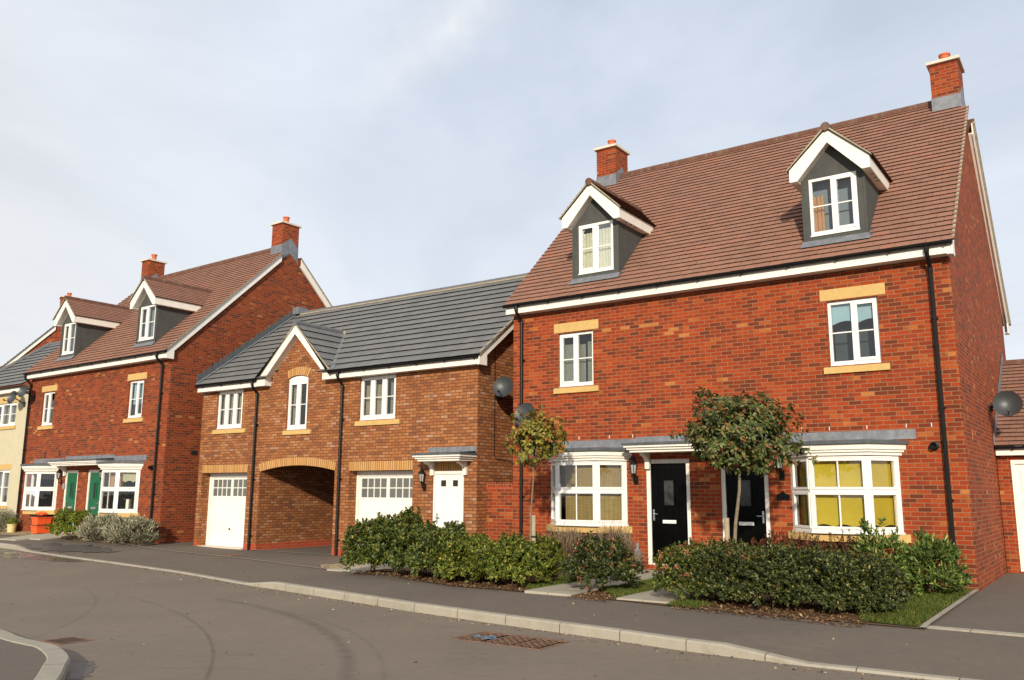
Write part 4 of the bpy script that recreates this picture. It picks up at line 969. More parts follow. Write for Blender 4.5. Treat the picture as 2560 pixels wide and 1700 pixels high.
# roof
r = MB(); ue0, ue1 = .0, 10.87; sl_ = math.hypot(MVG - MVR, MZR - MZG)
GR, GRZ = 4.33, 6.21      # little gable ridge
gv = MVG - (GRZ - MZG) / MS      # where it dies into the main slope
def keepM(a0, a1, s_):
    v = MVG - (MVG - MVR) * s_ / sl_; z = MZG + (MZR - MZG) * s_ / sl_
    # the little gable interrupts the slope: leave out tiles well inside it
    hw = (GRZ - z) / ((GRZ - 4.70) / 1.50)
    m_ = (a0 + a1) / 2
    if hw > .35 and abs(m_ - GR) < hw - .3: return None
    return (a0, a1)
r.tiles((ue0, MVG, MZG - .02), (1, 0, 0), (0, MVR - MVG, MZR - MZG), ue1 - ue0, sl_, .335, .30, .042, keepM, jit=.0015, lip=.024)
r.poly([(0, MVG, MZG - .03), (2.75, MVG, MZG - .03), (2.75, 0, mroofz(0) - .03), (5.9, 0, mroofz(0) - .03), (5.9, MVG, MZG - .03), (ue1, MVG, MZG - .03), (ue1, MVR, MZR - .03), (0, MVR, MZR - .03)], None, 1)
r.poly([(0, 2 * MVR - MVG, MZG), (ue1, 2 * MVR - MVG, MZG), (ue1, MVR, MZR), (0, MVR, MZR)])
ro = r.build('roof', ['grey_slate', 'slate_edge_shade'], M)
rg = MB(); x = .25
while x < ue1: rg.tube([(x, MVR, MZR - .03), (min(x + .442, ue1), MVR, MZR - .03)], .11, 10); x += .45
rg.build('ridge', 'ridge_grey', ro)
rg = MB(); rg.tube([(.25, MVR + .085, MZR - .045), (ue1, MVR + .085, MZR - .045)], .036, 6); rg.build('mortar_bed', 'mortar_verge', ro)
# little gable over the archway
gg = MB(); wl = math.hypot(1.56, GRZ - 4.66)
for sgn in (-1, 1):
    O = (GR + sgn * 1.56, .24, 4.66 + .03); B = (-sgn * 1.56, 0, GRZ - 4.66)
    kp = lambda a0, a1, s_: (a0, min(a1, .24 - (MVG - (4.69 + (GRZ - 4.66) * s_ / wl - MZG) / MS) + .12)) if a0 < .24 - (MVG - (4.69 + (GRZ - 4.66) * s_ / wl - MZG) / MS) + .1 else None
    gg.tiles(O, (0, -1, 0), B, .24 - gv, wl, .335, .30, .042, kp, jit=.0015, lip=.024)
    gg.poly([(GR + sgn * 1.56, .23, 4.67), (GR, .23, GRZ), (GR, gv - .05, GRZ), (GR + sgn * 1.56, MVG - (4.67 - MZG) / MS - .05, 4.67)], None, 1)
go = gg.build('gable_roof', ['grey_slate', 'slate_edge_shade'], M)
rg = MB(); x = .26
while x > gv + .1: rg.tube([(GR, x, GRZ + .02), (GR, max(x - .44, gv - .02), GRZ + .02)], .085, 10); x -= .45
rg.build('ridge', 'ridge_grey', go)
rg = MB(); rg.lathe((GR, gv + .02, GRZ - .02), [(.02, -.05), (.12, 0), (.10, .09), (.02, .11)], 10); rg.build('mortar_bed', 'mortar_verge', go)
vl = MB()
for sgn in (-1, 1):
    a = (GR, gv - .03, GRZ + .035); b_ = (GR + sgn * 1.52, MVG - .04, MZG + .02)
    vl.prism([(a[0], a[1], a[2]), (a[0] + sgn * .10, a[1], a[2] - .02), (b_[0] + sgn * .14, b_[1], b_[2] + .005), (b_[0] - sgn * .02, b_[1], b_[2] + .005)], (0, 0, .02))
vl.build('valley', 'lead', go)
bb = MB()
for sgn in (-1, 1):
    fo, fi = GR + sgn * 1.54, GR + sgn * 1.18
    bb.prism([(GR, .215, 6.17), (fo, .215, 4.70), (fo, .215, 4.555), (fi, .215, 4.555), (fi, .215, 4.775), (GR, .215, 5.93)], (0, .022, 0))
    bb.prism([(GR, .002, 5.94), (fi, .002, 4.785), (fi, .002, 4.80), (GR, .002, 5.955)], (0, .212, 0))
    bb.box(min(fi, fi + sgn * .02), max(fi, fi + sgn * .02), .002, .213, 4.56, 4.79); bb.box(min(fi + sgn * .021, fo), max(fi + sgn * .021, fo), .002, .213, 4.556, 4.572)
bb.build('bargeboard', 'white_paint', M)
vm = MB()
for sgn in (-1, 1): vm.prism([(GR + sgn * 1.57, .236, 4.66), (GR + sgn * 1.57, .236, 4.72), (GR, .236, GRZ + .03), (GR, .236, GRZ - .03)], (0, .022, 0))
vm.build('verge', 'mortar_verge', M)
# eaves
for a, b_ in ((.0, GR - 1.545), (GR + 1.545, 10.74)): f = MB(); f.box(a, b_, .20, .222, 4.555, 4.74); f.box(a, b_, .002, .2005, 4.557, 4.575); f.build('fascia', 'white_paint', M)
f = MB(); top = lambda v: mroofz(v) - .03; uo = 10.80
f.prism([(uo, .25, top(.25)), (uo, MVR, top(MVR)), (uo, MVR, top(MVR) - .24), (uo, -.05, top(-.05) - .22), (uo, -.05, 4.54), (uo, .25, 4.54)], (.022, 0, 0))
f.prism([(MW + .002, .2, top(.2) - .20), (MW + .002, MVR, top(MVR) - .22), (MW + .002, MVR, top(MVR) - .20), (MW + .002, .2, top(.2) - .18)], (uo - MW - .003, 0, 0)); f.box(10.742, uo - .001, -.05, .222, 4.542, 4.56); f.box(10.742, uo - .001, .2, .224, 4.56, 4.74)
f.build('bargeboard', 'white_paint', M)
vm = MB(); vm.prism([(uo + .01, .26, top(.26)), (uo + .01, MVR, top(MVR)), (uo + .01, MVR, top(MVR) + .05), (uo + .01, .26, top(.26) + .05)], (.05, 0, 0)); vm.build('verge', 'mortar_verge', M)
gutter(M, -.02, 2.80, .275, 4.745, ((2.64, -.15),), -.2); gutter(M, 5.86, 10.78, .275, 4.745, ((6.13, -.15),), -.2)
# stepped lead flashing where the slope meets the tall house
fl = MB(); n = 20; dv = (MVG - .02 - MVR) / n
for i in range(n):
    v = MVG - .02 - dv * i; z, z2 = mroofz(v), mroofz(v - dv)
    fl.prism([(.001, v, z + .02), (.001, v, z + .13), (.001, v - .02, z2 + .20), (.001, v - dv - .015, z2 + .20), (.001, v - dv - .015, z2 + .02)], (.012 + .006 * (i % 2), 0, 0), m=1)
fl.prism([(.0, MVG, MZG + .035), (.11, MVG, MZG + .035), (.11, MVR, MZR + .035), (.0, MVR, MZR + .035)], (0, 0, .012), m=0)
fl.box(.0, .30, MVR - .2, MVR + .2, MZR - .03, MZR + .21)
fl.build('flashing', ['lead', 'dark_lead'], M)
# windows
wd = window(M, .703, 1.907, 3.425, 4.555, -.055, (1, 1, 1), (0, 1, 2)); stone(wd, 'sill', .61, 2.13, 3.275, 3.41, .045)
curtain(wd, .76, 1.86, 3.5, 4.5, -.2, 'curtain_beige', 12, .02)
wd = window(M, 6.703, 7.977, 3.425, 4.555, -.055, (1, 1, 1), (0, 1, 2)); stone(wd, 'sill', 6.60, 8.16, 3.275, 3.41, .045, splits=1)
curtain(wd, 6.76, 7.55, 3.5, 4.35, -.2, 'curtain_beige', 8, .02); curtain(wd, 7.62, 7.93, 3.5, 4.45, -.22, 'curtain_grey', 4, .02)
wd = window(M, 3.863, 4.697, 3.29, 4.64, -.055, (1, 1), (0, 1)); stone(wd, 'sill', 3.79, 4.92, 3.14, 3.275, .045)
hd = MB(); hd.prism([(a, -.10, b_) for a, b_ in [(3.865, 4.645), (4.695, 4.645)] + arc(4.695, 3.865, 4.70, .09, 10)], (0, .05, 0)); hd.build('arched_head', 'white_upvc', wd)
ringarch(arc(3.87, 4.69, 4.722, .075, 8), arc(3.83, 4.85 - .02, 4.94, .085, 8), 'lintel', -.05, .006, wd)
curtain(wd, 3.92, 4.2, 3.36, 4.58, -.2, 'curtain_beige', 3, .02)
# garage doors
def garage_door(parent, u0, u1, z1, v, frame_mat='garage_white', z0=-.02):
    g = MB(); f = .075
    d0, d1, dz = u0 + f, u1 - f, z1 - .13
    zt = z0 + (dz - z0) * .70
    k = int((d1 - d0) / .095); w_ = (d1 - d0) / k
    for i in range(k):
        a, b_ = d0 + i * w_, d0 + (i + 1) * w_
        P = [(a, v - .02), (a + .012, v - .006), (b_ - .012, v - .006), (b_, v - .02)]
        for (p, q) in zip(P, P[1:]): g.poly([(p[0], p[1], z0 + .02), (q[0], q[1], z0 + .02), (q[0], q[1], zt), (p[0], p[1], zt)])
    g.box(d0, d1, v - .04, v, zt, zt + .06); g.box(d0, d1, v - .04, v, dz - .06, dz)
    m_ = (d0 + d1) / 2; q = [(d0 + .08, m_ - .05), (m_ + .05, d1 - .08)]
    for a, b_ in ((d0, d0 + .08), (m_ - .05, m_ + .05), (d1 - .08, d1)): g.box(a, b_, v - .04, v, zt + .06, dz - .06)
    gp = MB(); a0, a1 = zt + .06, dz - .06
    for a, b_ in q:
        for i in range(1, 4): x = a + (b_ - a) * i / 4; g.box(x - .012, x + .012, v - .035, v - .006, a0, a1)
        g.box(a, b_, v - .034, v - .007, (a0 + a1) / 2 - .012, (a0 + a1) / 2 + .012)
        gp.poly([(a, v - .022, a0), (b_, v - .022, a0), (b_, v - .022, a1), (a, v - .022, a1)])
    o = g.build('garage_door', 'garage_white', parent); gp.build('pane', 'frosted_glass', o)
    fm = MB(); fm.box(u0, d0 - .004, v - .06, v + .03, z0, z1); fm.box(d1 + .004, u1, v - .06, v + .03, z0, z1); fm.box(d0 - .004, d1 + .004, v - .06, v + .03, dz + .004, z1); fm.build('door_frame', 'white_paint', o)
    h = MB(); h.lathe((m_ + .0, v - .01, z0 + .52), [(.03, 0), (.03, .015), (.018, .02), (.02, .05), (.008, .055)], 10, axis=(0, 1, 0)); h.build('handle', 'dark_metal', o)
    return o
garage_door(M, .195, 2.305, 2.125, -.31); garage_door(M, 6.425, 8.615, 2.125, -.31)
g = MB(); g.box(.2, 2.3, -.3, .06, -.06, .0); g.box(6.43, 8.61, -.3, .06, -.06, .0); g.build('threshold', 'concrete_cap', M)
# front door
d_ = MB(); d_.box(9.33, 10.15, -.10, -.05, .02, 2.02)
for a, b_, c, e in ((9.43, 9.69, 1.03, 1.62), (9.79, 10.05, 1.03, 1.62), (9.43, 9.69, .16, .76), (9.79, 10.05, .16, .76)):
    d_.box(a, b_, -.05, -.044, c, e); d_.box(a + .035, b_ - .035, -.044, -.036, c + .035, e - .035)
for a in (9.47, 9.83): d_.box(a - .02, a + .20, -.05, -.04, 1.70, 1.905)
do = d_.build('door', 'white_upvc', M)
k = MB(); 
for a in (9.50, 9.86): k.box(a, a + .15, -.045, -.034, 1.73, 1.875)
k.build('door_glass', 'dark_metal', do)
k = MB(); k.box(9.272, 9.33, -.11, -.02, -.02, 2.09); k.box(10.15, 10.208, -.11, -.02, -.02, 2.09); k.box(9.33, 10.15, -.11, -.02, 2.02, 2.09); k.build('door_frame', 'white_paint', do)
k = MB(); k.box(9.60, 9.90, -.05, -.03, .84, .91); k.build('letterbox', 'grey_box', do)
k = MB(); k.box(9.365, 9.40, -.05, -.03, .86, 1.10); k.tube([(9.382, -.03, 1.0), (9.382, .01, 1.0), (9.49, .01, 1.0)], .011, 6); k.build('handle', 'grey_box', do)
canopy(M, 9.22, 10.48, 2.31, (9.22, 10.22), lead=(.0, .0))
cb = MB(); cb.tube([(MW + .012, -.66, 5.4), (MW + .012, -.66, 2.45), (MW + .012, -.72, 2.38), (MW + .012, -1.5, 2.33)], .008, 5); cb.build('cable', 'black_plastic', M)

# ------------------------------------------------------------------ rendered cottage, far cottage, garage, garden wall
N = root('rendered_cottage', 'L', 'cream rendered cottage with grey roof at the left edge of the picture', 'house')
g = MB(); nh = [rect(-2.9, -1.0, 3.85, 4.72), rect(-2.9, -1.0, .86, 2.17)]
g.wall([(-5.12, -.5), (-.02, -.5), (-.02, 5.22), (-5.12, 5.22)], nh, lambda a, b_, d_: (a, d_ - .001, b_), .1)
g.poly([(-5.12, 0, -.5), (-5.12, -6, -.5), (-5.12, -6, 5.2), (-5.12, 0, 5.2)])
g.build('wall', 'cream_render', N)
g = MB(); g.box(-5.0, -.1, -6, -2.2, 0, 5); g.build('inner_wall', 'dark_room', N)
for z0, z1 in ((3.85, 4.72), (.86, 2.17)):
    wd = window(N, -2.897, -1.003, z0 + .003, z1 - .003, -.055, (1, 1, 1), (0, 2)); stone(wd, 'sill', -3.0, -.9, z0 - .14, z0 - .01, .05)
    curtain(wd, -2.8, -1.05, z0 + .1, z1 - .1, -.25, 'curtain_grey', 12, .02)
    stone(wd, 'lintel', -3.0, -.88, z1 + .02, z1 + .22, .006)
r = MB(); ns = .75; nl = math.hypot(3.23, 3.23 * ns)
r.tiles((-5.12, .3, 5.32), (1, 0, 0), (0, -3.23, 3.23 * ns), 5.10, nl, .335, .30, .042, jit=.0015, lip=.024)
r.poly([(-5.12, .3, 5.31), (-.02, .3, 5.31), (-.02, -2.93, 7.73), (-5.12, -2.93, 7.73)], None, 1); r.poly([(-5.12, -6.2, 5.3), (-.02, -6.2, 5.3), (-.02, -2.93, 7.74), (-5.12, -2.93, 7.74)])
ro = r.build('roof', ['grey_slate', 'slate_edge_shade'], N)
rg = MB()
for i in range(10):
    a, b_ = i / 10, (i + .98) / 10; rg.tube([(-5.12, .3 - 3.23 * a, 5.36 + 3.23 * ns * a), (-5.12, .3 - 3.23 * b_, 5.36 + 3.23 * ns * b_)], .10, 9)
for i in range(10): rg.tube([(-5.1 + .45 * i, -2.93, 7.75), (-5.1 + .45 * i + .44, -2.93, 7.75)], .10, 9)
rg.build('ridge', 'ridge_grey', ro)
f = MB(); f.box(-5.1, -.03, .20, .22, 5.08, 5.28); f.box(-5.1, -.03, .002, .199, 5.082, 5.1); f.build('fascia', 'white_paint', N)
gutter(N, -5.1, -.02, .275, 5.28, (), -.2)

fx, fy = -38.5, 60.0
FH = root('distant_cottage', (fx, fy, .2), 'distant cottage, only its brown roof corner showing at the left edge', 'house')
FH.rotation_euler = (0, 0, R_(-28))
g = MB(); g.box(-9, 5.0, -7, 0, -.5, 7.3); g.build('wall', 'red_brick_far', FH)
r = MB(); r.tiles((-9.2, .3, 7.2), (1, 0, 0), (0, -3.8, 3.6), 14.5, math.hypot(3.8, 3.6), .2, .33, .02)
r.poly([(-9.2, .3, 7.19), (5.3, .3, 7.19), (5.3, -3.5, 10.79), (-9.2, -3.5, 10.79)], None, 1); r.poly([(-9.2, -7.3, 7.2), (5.3, -7.3, 7.2), (5.3, -3.5, 10.8), (-9.2, -3.5, 10.8)])
r.poly([(5.0, 0, 7.2), (5.0, -3.5, 10.7), (5.0, -7, 7.2)])
r.build('roof', ['brown_tile', 'tile_edge_shade'], FH)

GR_ = root('garage', 'R', 'low brick garage with brown tiled roof and white door at the right edge', 'garage')
g = MB(); gv0 = -4.25
g.wall([(9.262, -.5), (13.2, -.5), (13.2, 2.4), (9.262, 2.4)], [rect(9.50, 11.9, -.1, 2.12)], lambda a, b_, d_: (a, gv0 + d_, b_), .1)
g.poly([(13.2, gv0, -.5), (13.2, -10.4, -.5), (13.2, -10.4, 2.4), (13.2, -7.4, 4.5), (13.2, gv0, 2.4)])
g.build('wall', 'red_brick', GR_)
r = MB(); gl_ = math.hypot(3.45, 2.14); r.tiles((9.27, -4.0, 2.40), (1, 0, 0), (0, -3.4, 2.14), 4.1, gl_, .175, .25, .032, jit=.0025)
r.poly([(9.27, -4.0, 2.39), (13.4, -4.0, 2.39), (13.4, -7.4, 4.53), (9.27, -7.4, 4.53)], None, 1); r.poly([(9.27, -10.8, 2.4), (13.4, -10.8, 2.4), (13.4, -7.4, 4.54), (9.27, -7.4, 4.54)])
ro = r.build('roof', ['brown_tile', 'tile_edge_shade'], GR_)
rg = MB(); x = 9.27
while x < 13.3: rg.tube([(x, -7.4, 4.5), (x + .44, -7.4, 4.5)], .115, 10); x += .45
rg.build('ridge', 'ridge_brown', ro)
rg = MB(); rg.prism([(9.262, -3.98, 2.42), (9.262, -7.4, 4.57), (9.262, -7.4, 4.80), (9.262, -3.98, 2.60)], (.014, 0, 0)); rg.build('flashing', 'lead', GR_)
f = MB(); f.box(9.27, 13.3, -4.10, -4.08, 2.21, 2.36); f.box(9.27, 13.3, -4.248, -4.101, 2.212, 2.23); f.build('fascia', 'white_paint', GR_)
gutter(GR_, 9.27, 13.3, -4.03, 2.385, (), -.2)
gd = MB(); gd.box(9.57, 11.83, gv0 - .06, gv0 - .03, -.09, 2.04)
for i in range(4):
    for z0, z1 in ((.15, .72), (.85, 1.35), (1.48, 1.9)): gd.box(9.66 + .55 * i, 9.66 + .55 * i + .42, gv0 - .03, gv0 - .018, z0, z1)
gd = gd.build('garage_door', 'white_paint', GR_)
k = MB(); k.box(9.503, 9.57, gv0 - .07, gv0 + .015, -.1, 2.117); k.box(11.83, 11.897, gv0 - .07, gv0 + .015, -.1, 2.117); k.box(9.57, 11.83, gv0 - .07, gv0 + .015, 2.04, 2.117); k.build('door_frame', 'white_paint', gd)

GW = root('garden_wall', 'R', 'red brick garden wall bridging the gap between coach house and tall house', 'garden wall')
g = MB(); g.box(-.86, -.003, -.36, -.15, -.5, 1.49); g.build('wall', 'red_brick', GW)
g = MB(); g.box(-.86, -.003, -.375, -.135, 1.49, 1.535); g.build('tile_crease', 'engineering_brick', GW)
g = MB(); g.box(-.86, -.003, -.36, -.15, 1.535, 1.645)
brick('coping_brick', RED, (.26, .16, .105), bw=.075, bh=.4, offset=0.0)
g.build('coping', 'coping_brick', GW)

# ------------------------------------------------------------------ things fixed to the walls
lantern('M', 9.02, 0, 1.98, 'black coach lantern between white garage door and white front door')
lantern('R', 3.12, 0, 1.95, 'black coach lantern left of the near black front door, beside the bamboo-blinded bay')
lantern('R', 6.145, 0, 2.02, 'black coach lantern half hidden by the round-headed tree')
lantern('L', 2.98, 0, 1.97, 'black coach lantern left of the farther green front door')
lantern('L', 5.80, 0, 1.97, 'black coach lantern between green front door and bay window')
dish('M', (MW, -.85, 3.9), (11.02, -.45, 4.05), (.25, 1, .25), 'dark satellite dish on the side wall of the brown coach house', .52)
dish('R', (.12, 0, 3.0), (.58, .35, 3.12), (-.05, 1, .32), 'satellite dish on the front of the tall house, above the young yellow-green tree', .56)
dish('R', (9.25, -4.02, 3.2), (9.62, -3.45, 3.2), (.1, 1, .15), 'dark satellite dish on the gable wall at the right edge, above the garage', .52)
dish('L', (.32, 0, 4.78), (.42, .42, 5.0), (.15, 1, .25), 'dark satellite dish at the corner of the green-doored house, the right one of a pair', .5)
dish('L', (-.35, 0, 4.6), (-.40, .42, 4.82), (.15, 1, .25), 'dark satellite dish in front of the cream cottage window, the left one of a pair', .5)

# ------------------------------------------------------------------ plants
def norm(a): return a / np.maximum(np.linalg.norm(a, axis=-1, keepdims=True), 1e-9)
def leaf_mesh(name, P, D, N, ln, wd, mat, parent=None, fold=.25, kind_=None, droop=.12, oval=False):
    """P base, D along the blade, N blade normal; a leaf is a folded rhombus, or an oval of six corners"""
    n = len(P); ln = np.broadcast_to(ln, n)[:, None]; wd = np.broadcast_to(wd, n)[:, None]
    D = norm(D); S = norm(np.cross(D, N)); N = np.cross(S, D); tip = P + D * ln - N * ln * droop
    if oval:
        V = np.empty((n, 6, 3)); V[:, 0] = P; V[:, 3] = tip
        for i, j, f, w_ in ((1, 5, .28, .42), (2, 4, .68, .46)):
            c = P + D * ln * f - N * ln * droop * f * f * .7; V[:, i] = c + S * wd * w_ + N * wd * fold * .6; V[:, j] = c - S * wd * w_ + N * wd * fold * .6
        Fs = ((0, 1, 5), (1, 2, 5), (2, 4, 5), (2, 3, 4))
    else:
        mid = P + D * ln * .45
        V = np.empty((n, 4, 3)); V[:, 0] = P; V[:, 1] = mid + S * wd * .5 + N * wd * fold; V[:, 2] = tip; V[:, 3] = mid - S * wd * .5 + N * wd * fold
        Fs = ((0, 1, 2), (0, 2, 3))
    k = V.shape[1]; m_ = len(Fs)
    me = bpy.data.meshes.new(name)
    me.vertices.add(k * n); me.vertices.foreach_set('co', V.reshape(-1).astype(np.float32))
    b0 = k * np.arange(n)[:, None]; F = np.concatenate([b0 + list(f) for f in Fs], 1).reshape(-1)
    me.loops.add(3 * m_ * n); me.loops.foreach_set('vertex_index', F.astype(np.int32))
    me.polygons.add(m_ * n); me.polygons.foreach_set('loop_start', np.arange(0, 3 * m_ * n, 3, dtype=np.int32)); me.polygons.foreach_set('loop_total', np.full(m_ * n, 3, dtype=np.int32))
    me.update(calc_edges=True); me.materials.append(MAT[mat])
    o = bpy.data.objects.new(name, me); COL.objects.link(o)
    if parent: o.parent = parent
    if kind_: o['kind'] = kind_
    return o
def whorls(C_, A_, per, stem, spread=.9, rise=.5):
    """leaves set in spirals on short shoots: C_ shoot bases, A_ shoot directions"""
    k = len(C_); A_ = norm(A_); X = norm(np.cross(A_, rng.normal(size=(k, 3)))); Y = np.cross(A_, X)
    t_ = rng.random((k, per)) ** .8; an = rng.random((k, 1)) * 6.28 + np.arange(per)[None] * 2.4 + rng.normal(size=(k, per)) * .3
    P = C_[:, None] + A_[:, None] * (t_ * stem)[..., None]
    rad = X[:, None] * np.cos(an)[..., None] + Y[:, None] * np.sin(an)[..., None]
    D = rad * spread + A_[:, None] * (rise + t_[..., None] * .5) + rng.normal(size=(k, per, 3)) * .22
    N = A_[:, None] * 1.0 - rad * .4 + np.array([0, 0, .55]) + rng.normal(size=(k, per, 3)) * .2
    return P.reshape(-1, 3), D.reshape(-1, 3), N.reshape(-1, 3)
def shell(n, rx, ry, h, lump=.16, inner=.5, pw=2.4, low=.40, seed=0):
    """shoot positions in a lumpy rounded volume standing on the ground, with outward directions"""
    r = np.random.default_rng(seed); d_ = norm(r.normal(size=(n, 3))); d_[:, 2] = np.where(d_[:, 2] < -.55, -d_[:, 2], d_[:, 2])
    cz = h * low; k = (np.abs(d_[:, 0]) ** pw + np.abs(d_[:, 1]) ** pw + np.abs(d_[:, 2]) ** pw) ** (-1 / pw)
    ph = r.random(8) * 6.28
    lm = 1 + lump * (np.sin(d_[:, 0] * 5 + ph[0]) * np.sin(d_[:, 1] * 5 + ph[1]) + .6 * np.sin(d_[:, 2] * 7 + ph[2] + d_[:, 0] * 4) + .5 * np.sin(d_[:, 1] * 11 + ph[3]) * np.sin(d_[:, 0] * 12 + ph[4]))
    q = (inner + (1 - inner) * r.random(n) ** .45) * lm * k
    P = d_ * q[:, None] * np.array([rx, ry, 1]); P[:, 2] = cz + d_[:, 2] * q * np.where(d_[:, 2] > 0, h - cz, cz * .98)
    P[:, 2] = np.maximum(P[:, 2], .03)
    return P, d_
def stems(parent, P, base_r, n, r0=.012, name='stem', mat='twig', seed=1):
    r = np.random.default_rng(seed)
    for i in range(n):
        q = P[r.integers(len(P))]; a = r.random() * 6.28; b_ = Vector((math.cos(a) * base_r * r.random(), math.sin(a) * base_r * r.random(), -.03))
        m_ = b_.lerp(Vector(q), .5) + Vector((0, 0, .08)); g = MB(); g.tube([b_, m_, Vector(q)], [r0, r0 * .7, r0 * .3], 5); g.build(name, mat, parent, conv=False)
ROT = lambda fr_: Matrix.Rotation(R_(FR[fr_][1]), 4, 'Z')
def shrub(fr_, u, v, rx, ry, h, mat, label, n=620, per=15, ln=.066, wd=.03, stem=.12, flowers=0, name='shrub', cat='shrub', group=None, seed=1, sprigs=14, lump=.16, z=None, pw=2.4, spread=.9, inner=.5, tips=0):
    x, y, _ = wp(fr_, u, v); t_ = root(name, (x, y, gz(x, y) + .01 if z is None else z), label, cat, group); t_.rotation_euler = (0, 0, R_(FR[fr_][1]))
    P, d_ = shell(n, rx, ry, h, lump, inner, seed=seed, pw=pw); r = np.random.default_rng(seed + 99)
    A_ = d_ * .8 + np.array([0, 0, .75]) + r.normal(size=d_.shape) * .3
    if sprigs:
        k = np.argsort(-P[:, 2])[:sprigs * 6]; k = r.choice(k, sprigs, False)
        Ps = P[k] + np.array([0, 0, 1]) * r.random((sprigs, 1)) * .10 * h + d_[k] * .03; P = np.vstack([P, Ps]); A_ = np.vstack([A_, np.array([0, 0, 1.5]) + d_[k] * .4])
    a, b_, c = whorls(P, A_, per, stem, spread)
    f = leaf_mesh('foliage', a, b_, c, ln * r.uniform(.5, 1.2, len(a)), wd * r.uniform(.65, 1.15, len(a)), mat, t_, oval=True)
    if tips:
        k = np.where((P[:, 2] > h * .5) & (r.random(len(P)) < tips))[0]; a, b_, c = whorls(P[k] + norm(A_[k]) * stem * .8, A_[k], 6, .03, .8, .9)
        leaf_mesh('new_growth', a, b_, c, ln * r.uniform(.5, .9, len(a)), wd * r.uniform(.6, .9, len(a)), 'leaf_tip', t_, kind_='stuff')
    stems(t_, P, min(rx, ry) * .4, 4, .012, seed=seed)
    if flowers:
        k = r.choice(np.where(P[:, 2] > h * .12)[0], min(flowers, len(P) - 1), False); Q = P[k] + norm(A_[k]) * (stem * .9); m_ = 12
        pp = (Q[:, None] + r.normal(size=(len(Q), m_, 3)) * .017).reshape(-1, 3); dd = np.repeat(norm(A_[k]), m_, 0) + r.normal(size=(len(pp), 3)) * .9
        leaf_mesh('flower_heads', pp, dd, r.normal(size=pp.shape), .026, .020, 'flower_pink', t_, kind_='stuff')
    return t_
SG = 'glossy evergreen shrubs along the pavement'
for i, (u, v, rx, ry, h, mat, fl, lab) in enumerate([
    (-.98, 3.45, .47, .56, .90, 'leaf_viburnum', 26, 'leafy shrub at the far left end of the row by the white garage door'),
    (-.25, 3.46, .48, .58, .98, 'leaf_viburnum', 22, 'tallest leafy shrub in the left row, against the right edge of the white garage door'),
    (.42, 3.56, .48, .58, .80, 'leaf_viburnum', 4, 'leafy shrub right next to the tallest one, left of the white front door'),
    (1.02, 3.68, .48, .58, .77, 'leaf_viburnum', 8, 'leafy shrub whose sprigs stand before the white front door'),
    (1.82, 3.78, .56, .58, .63, 'leaf_lush', 0, 'shrub in front of the red garden wall'),
    (2.72, 3.82, .62, .58, .63, 'leaf_lush', 0, 'bright green rounded shrub at the right end of the left row, below the young tree')]):
    shrub('R', u, v, rx, ry, h, mat, lab, flowers=fl, group=SG, seed=10 + i, n=1150, ln=.072, wd=.034, tips=.22, inner=.42)
shrub('R', 4.36, 3.74, .52, .52, .70, 'leaf_dark', 'single dark shrub with pink buds standing between the two slab paths', flowers=60, group=SG, seed=20, n=700)
HG = 'shrubs grown together into the clipped hedge'
for i, (u, v, rx, ry, h, mat, fl, lab) in enumerate([
    (6.05, 3.80, .54, .66, .70, 'leaf_viburnum', 130, 'hedge shrub thick with pink flower buds, beside the slab path'),
    (6.62, 3.84, .60, .70, .73, 'leaf_dark', 40, 'hedge shrub next to the pink-budded one, in front of the second black door'),
    (7.28, 3.90, .62, .70, .71, 'leaf_dark', 3, 'dark hedge shrub in front of the left part of the yellow-blinded bay window'),
    (7.92, 3.90, .60, .70, .68, 'leaf_dark', 2, 'dark hedge shrub in front of the right part of the yellow-blinded bay window'),
    (8.36, 3.80, .44, .60, .62, 'leaf_dark', 0, 'dark hedge shrub at the right end beside the grass')]):
    shrub('R', u, v, rx, ry, h, mat, lab, flowers=fl, group=HG, seed=30 + i, n=1250, per=14, ln=.052, wd=.025, stem=.10, tips=.3, pw=3.2, lump=.07, sprigs=6)
shrub('R', 6.55, 1.25, .75, .45, .78, 'leaf_red', 'low dark red shrub under the left half of the yellow-blinded bay window', n=520, ln=.04, wd=.018, stem=.09, group='dark red shrubs under the bay window', seed=40, cat='shrub')
shrub('R', 7.62, 1.25, .65, .45, .76, 'leaf_red', 'low dark red shrub under the right half of the yellow-blinded bay window', n=480, ln=.04, wd=.018, stem=.09, group='dark red shrubs under the bay window', seed=41)
shrub('R', 8.12, 1.75, .30, .30, .86, 'leaf_laurel', 'narrow upright laurel shoots below the right end of the bay window sill', n=130, per=12, ln=.10, wd=.032, stem=.2, seed=42, spread=.5, lump=.3, sprigs=8, name='laurel', cat='shrub')
shrub('R', 8.72, 1.10, .42, .45, .66, 'leaf_laurel', 'spreading laurel bush at the foot of the right drainpipe', n=480, per=14, ln=.10, wd=.026, stem=.15, seed=43, spread=.55, lump=.22, sprigs=16, name='laurel', cat='shrub')
shrub('R', 2.05, 1.75, .26, .26, .62, 'leaf_lush', 'small upright evergreen just behind the young tree stake', n=110, per=12, ln=.08, wd=.03, seed=44, name='small_evergreen')
